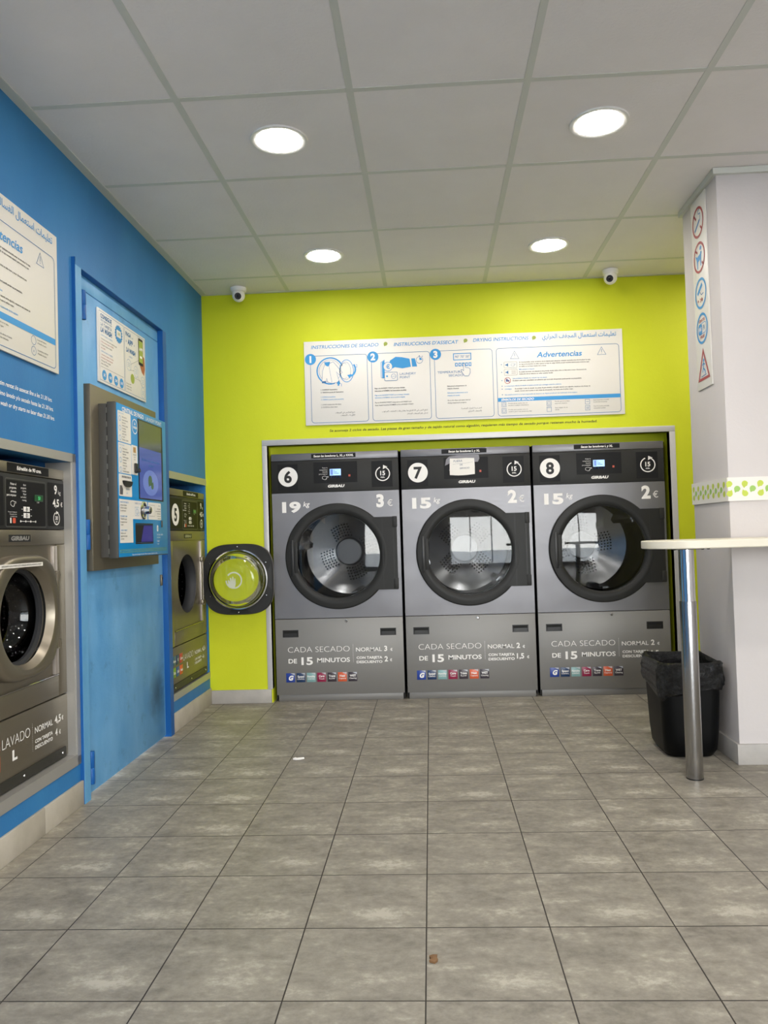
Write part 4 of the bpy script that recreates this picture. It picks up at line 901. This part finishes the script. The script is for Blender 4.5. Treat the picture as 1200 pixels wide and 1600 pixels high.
# ================================================================== BAR TABLE
t = thing('bar_table', 'cream wall-side counter table with a single tubular steel leg', 'table', (2.385, -1.53, 0))
zt = .943; th = .031; R0 = .172
out = [(R0 * cos(rad(q)), -.01 + R0 * sin(rad(q))) for q in range(90, 271, 6)]
out = [(x, y if y < 0 else y) for x, y in out] + [(1.3, -.182), (1.3, .162)]
a = MB()
def lvl(z, k): return [(x * k if x < 0 else x, (y + .01) * k - .01, z) for x, y in out]
a.loops([lvl(zt - th, .985), lvl(zt - th + .003, 1), lvl(zt - .003, 1), lvl(zt, .985)], m_table, cap0=True, cap1=True); a.build('tabletop', t)
a = MB(); a.lathe([(.0295, .69), (.0295, zt - th - .006)], m_chrome, (0, 0, 0), 'z', 40, True, True); a.build('upper_tube', t)['label'] = 'polished chrome upper tube'
a = MB(); a.lathe([(.0315, .003), (.0325, .006), (.0325, .695), (.0315, .7), (.0295, .7)], m_tube, (0, 0, 0), 'z', 40, True, True); a.build('lower_tube', t)
a = MB(); a.lathe([(.033, 0), (.033, .004)], m_black, (0, 0, 0), 'z', 32, True, True); a.build('foot_cap', t)
a = MB(); a.box(-.05, .05, -.05, .05, zt - th - .007, zt - th, m_kgrey, .001); 
a.build('mounting_plate', t)
for x, y_ in ((-.055, -.03), (.055, -.03), (.085, -.01)):
    a = MB(); a.lathe([(.004, zt - th - .009), (.007, zt - th - .006), (.007, zt - th)], m_dark, (x, y_, 0), 'z', 12, True, True); a.build('screw', t)

# ================================================================== WASTE BIN AND BAG
def rrect_xy(hx, hy, r, z, n=8, cx=0, cy=0): return [(x + cx, y + cy, z) for x, y in edges_rr(-hx, hx, -hy, hy, r, n)]
BX, BY = 2.471, -1.135
t = thing('waste_bin', 'black plastic waste bin standing against the white pillar', 'bin', (BX, BY, 0))
prof = [(.085, .105, 0), (.100, .12, .004), (.114, .134, .03), (.120, .142, .10), (.126, .150, .25), (.1295, .155, .372), (.1325, .158, .374), (.1325, .158, .386), (.130, .156, .388), (.128, .154, .386), (.124, .149, .25), (.112, .132, .03), (.09, .11, .008)]
a = MB(); a.loops([rrect_xy(hx, hy, .052, z) for hx, hy, z in prof], m_bin, cap0=True, cap1=True); a.build('bin_body', t)
from mathutils import noise as mn
a = MB(); rings = []
ns = 120
bp = [(-.004, .318), (.005, .312), (.009, .335), (.008, .365), (.007, .388), (.004, .404), (-.003, .405), (-.008, .39), (-.011, .35), (-.016, .29), (-.022, .2)]
bq = []
for p_, q_ in zip(bp, bp[1:]):
    for k in range(3): bq.append((p_[0] + (q_[0] - p_[0]) * k / 3, p_[1] + (q_[1] - p_[1]) * k / 3))
bq.append(bp[-1])
for i_, (off, z) in enumerate(bq):
    base = edges_rr(-.1315 - off, .1315 + off, -.157 - off, .157 + off, .055, 47)[:192]; rg = []
    outer = i_ < 15
    for k, (x, y) in enumerate(base):
        v3 = Vector((x * 20, y * 20, z * 34 + (0 if outer else 50))); rid = 1 - abs(mn.noise(v3)) * 2.2; r2 = 1 - abs(mn.noise(v3 * 2.3 + Vector((5, 2, 1)))) * 2.2
        n3 = mn.noise(Vector((x * 11, y * 11, 1.0))); n4 = mn.noise(Vector((x * 30, y * 30, 4.0)))
        dv = .0075 * max(rid, 0) ** 2 + .0035 * max(r2, 0) ** 2
        d_ = Vector((x, y)).normalized(); dd = dv if outer else -dv * 1.4
        hang = max(0, 1 - i_ / 9.0); crest = math.exp(-((i_ - 16) / 5.0) ** 2)
        zz = z - hang * (.045 * max(0, n3 + .2) + (.05 if (x < -.03 and y < -.02) else 0) - .03 * n4) + crest * (.022 * n3 + .010 * n4 + .004)
        rg.append((x + d_.x * dd, y + d_.y * dd, zz))
    rings.append(rg)
a.loops(rings, m_bag); 
o = a.build('bin_bag', None, (BX, BY, 0), sharp=60); tag(o, 'crumpled black plastic bag lining the waste bin', 'bin bag')
a = MB(); 
# ================================================================== LITTER
a = MB(); pts = [(-.024, -.006), (-.008, -.012), (.012, -.007), (.026, .004), (.014, .012), (-.002, .006), (-.016, .010)]
a.loops([[(x, y, .0006) for x, y in pts], [(x * .96, y * .96, .004 + .003 * abs(x) / .02) for x, y in pts]], m_wht, cap0=True, cap1=True)
o = a.build('paper_scrap', None, (.745, -1.185, 0)); tag(o, 'small white scrap of paper on the floor tiles', 'litter')
a = MB(); pts = [(-.008, -.010), (.004, -.015), (.011, -.006), (.008, .004), (.010, .012), (.0, .016), (-.008, .008), (-.004, 0)]
a.loops([[(x, y, .0006) for x, y in pts], [(x * 1.1, y * 1.1, .005 + .2 * abs(x)) for x, y in pts], [(x * .5, y * .5, .007) for x, y in pts]], m_brown, cap0=True, cap1=True)
o = a.build('dried_leaf', None, (1.345, -2.813, 0)); tag(o, 'small brown dried leaf scrap on a floor joint in the foreground', 'litter')

bpy.data.objects.remove(_to)
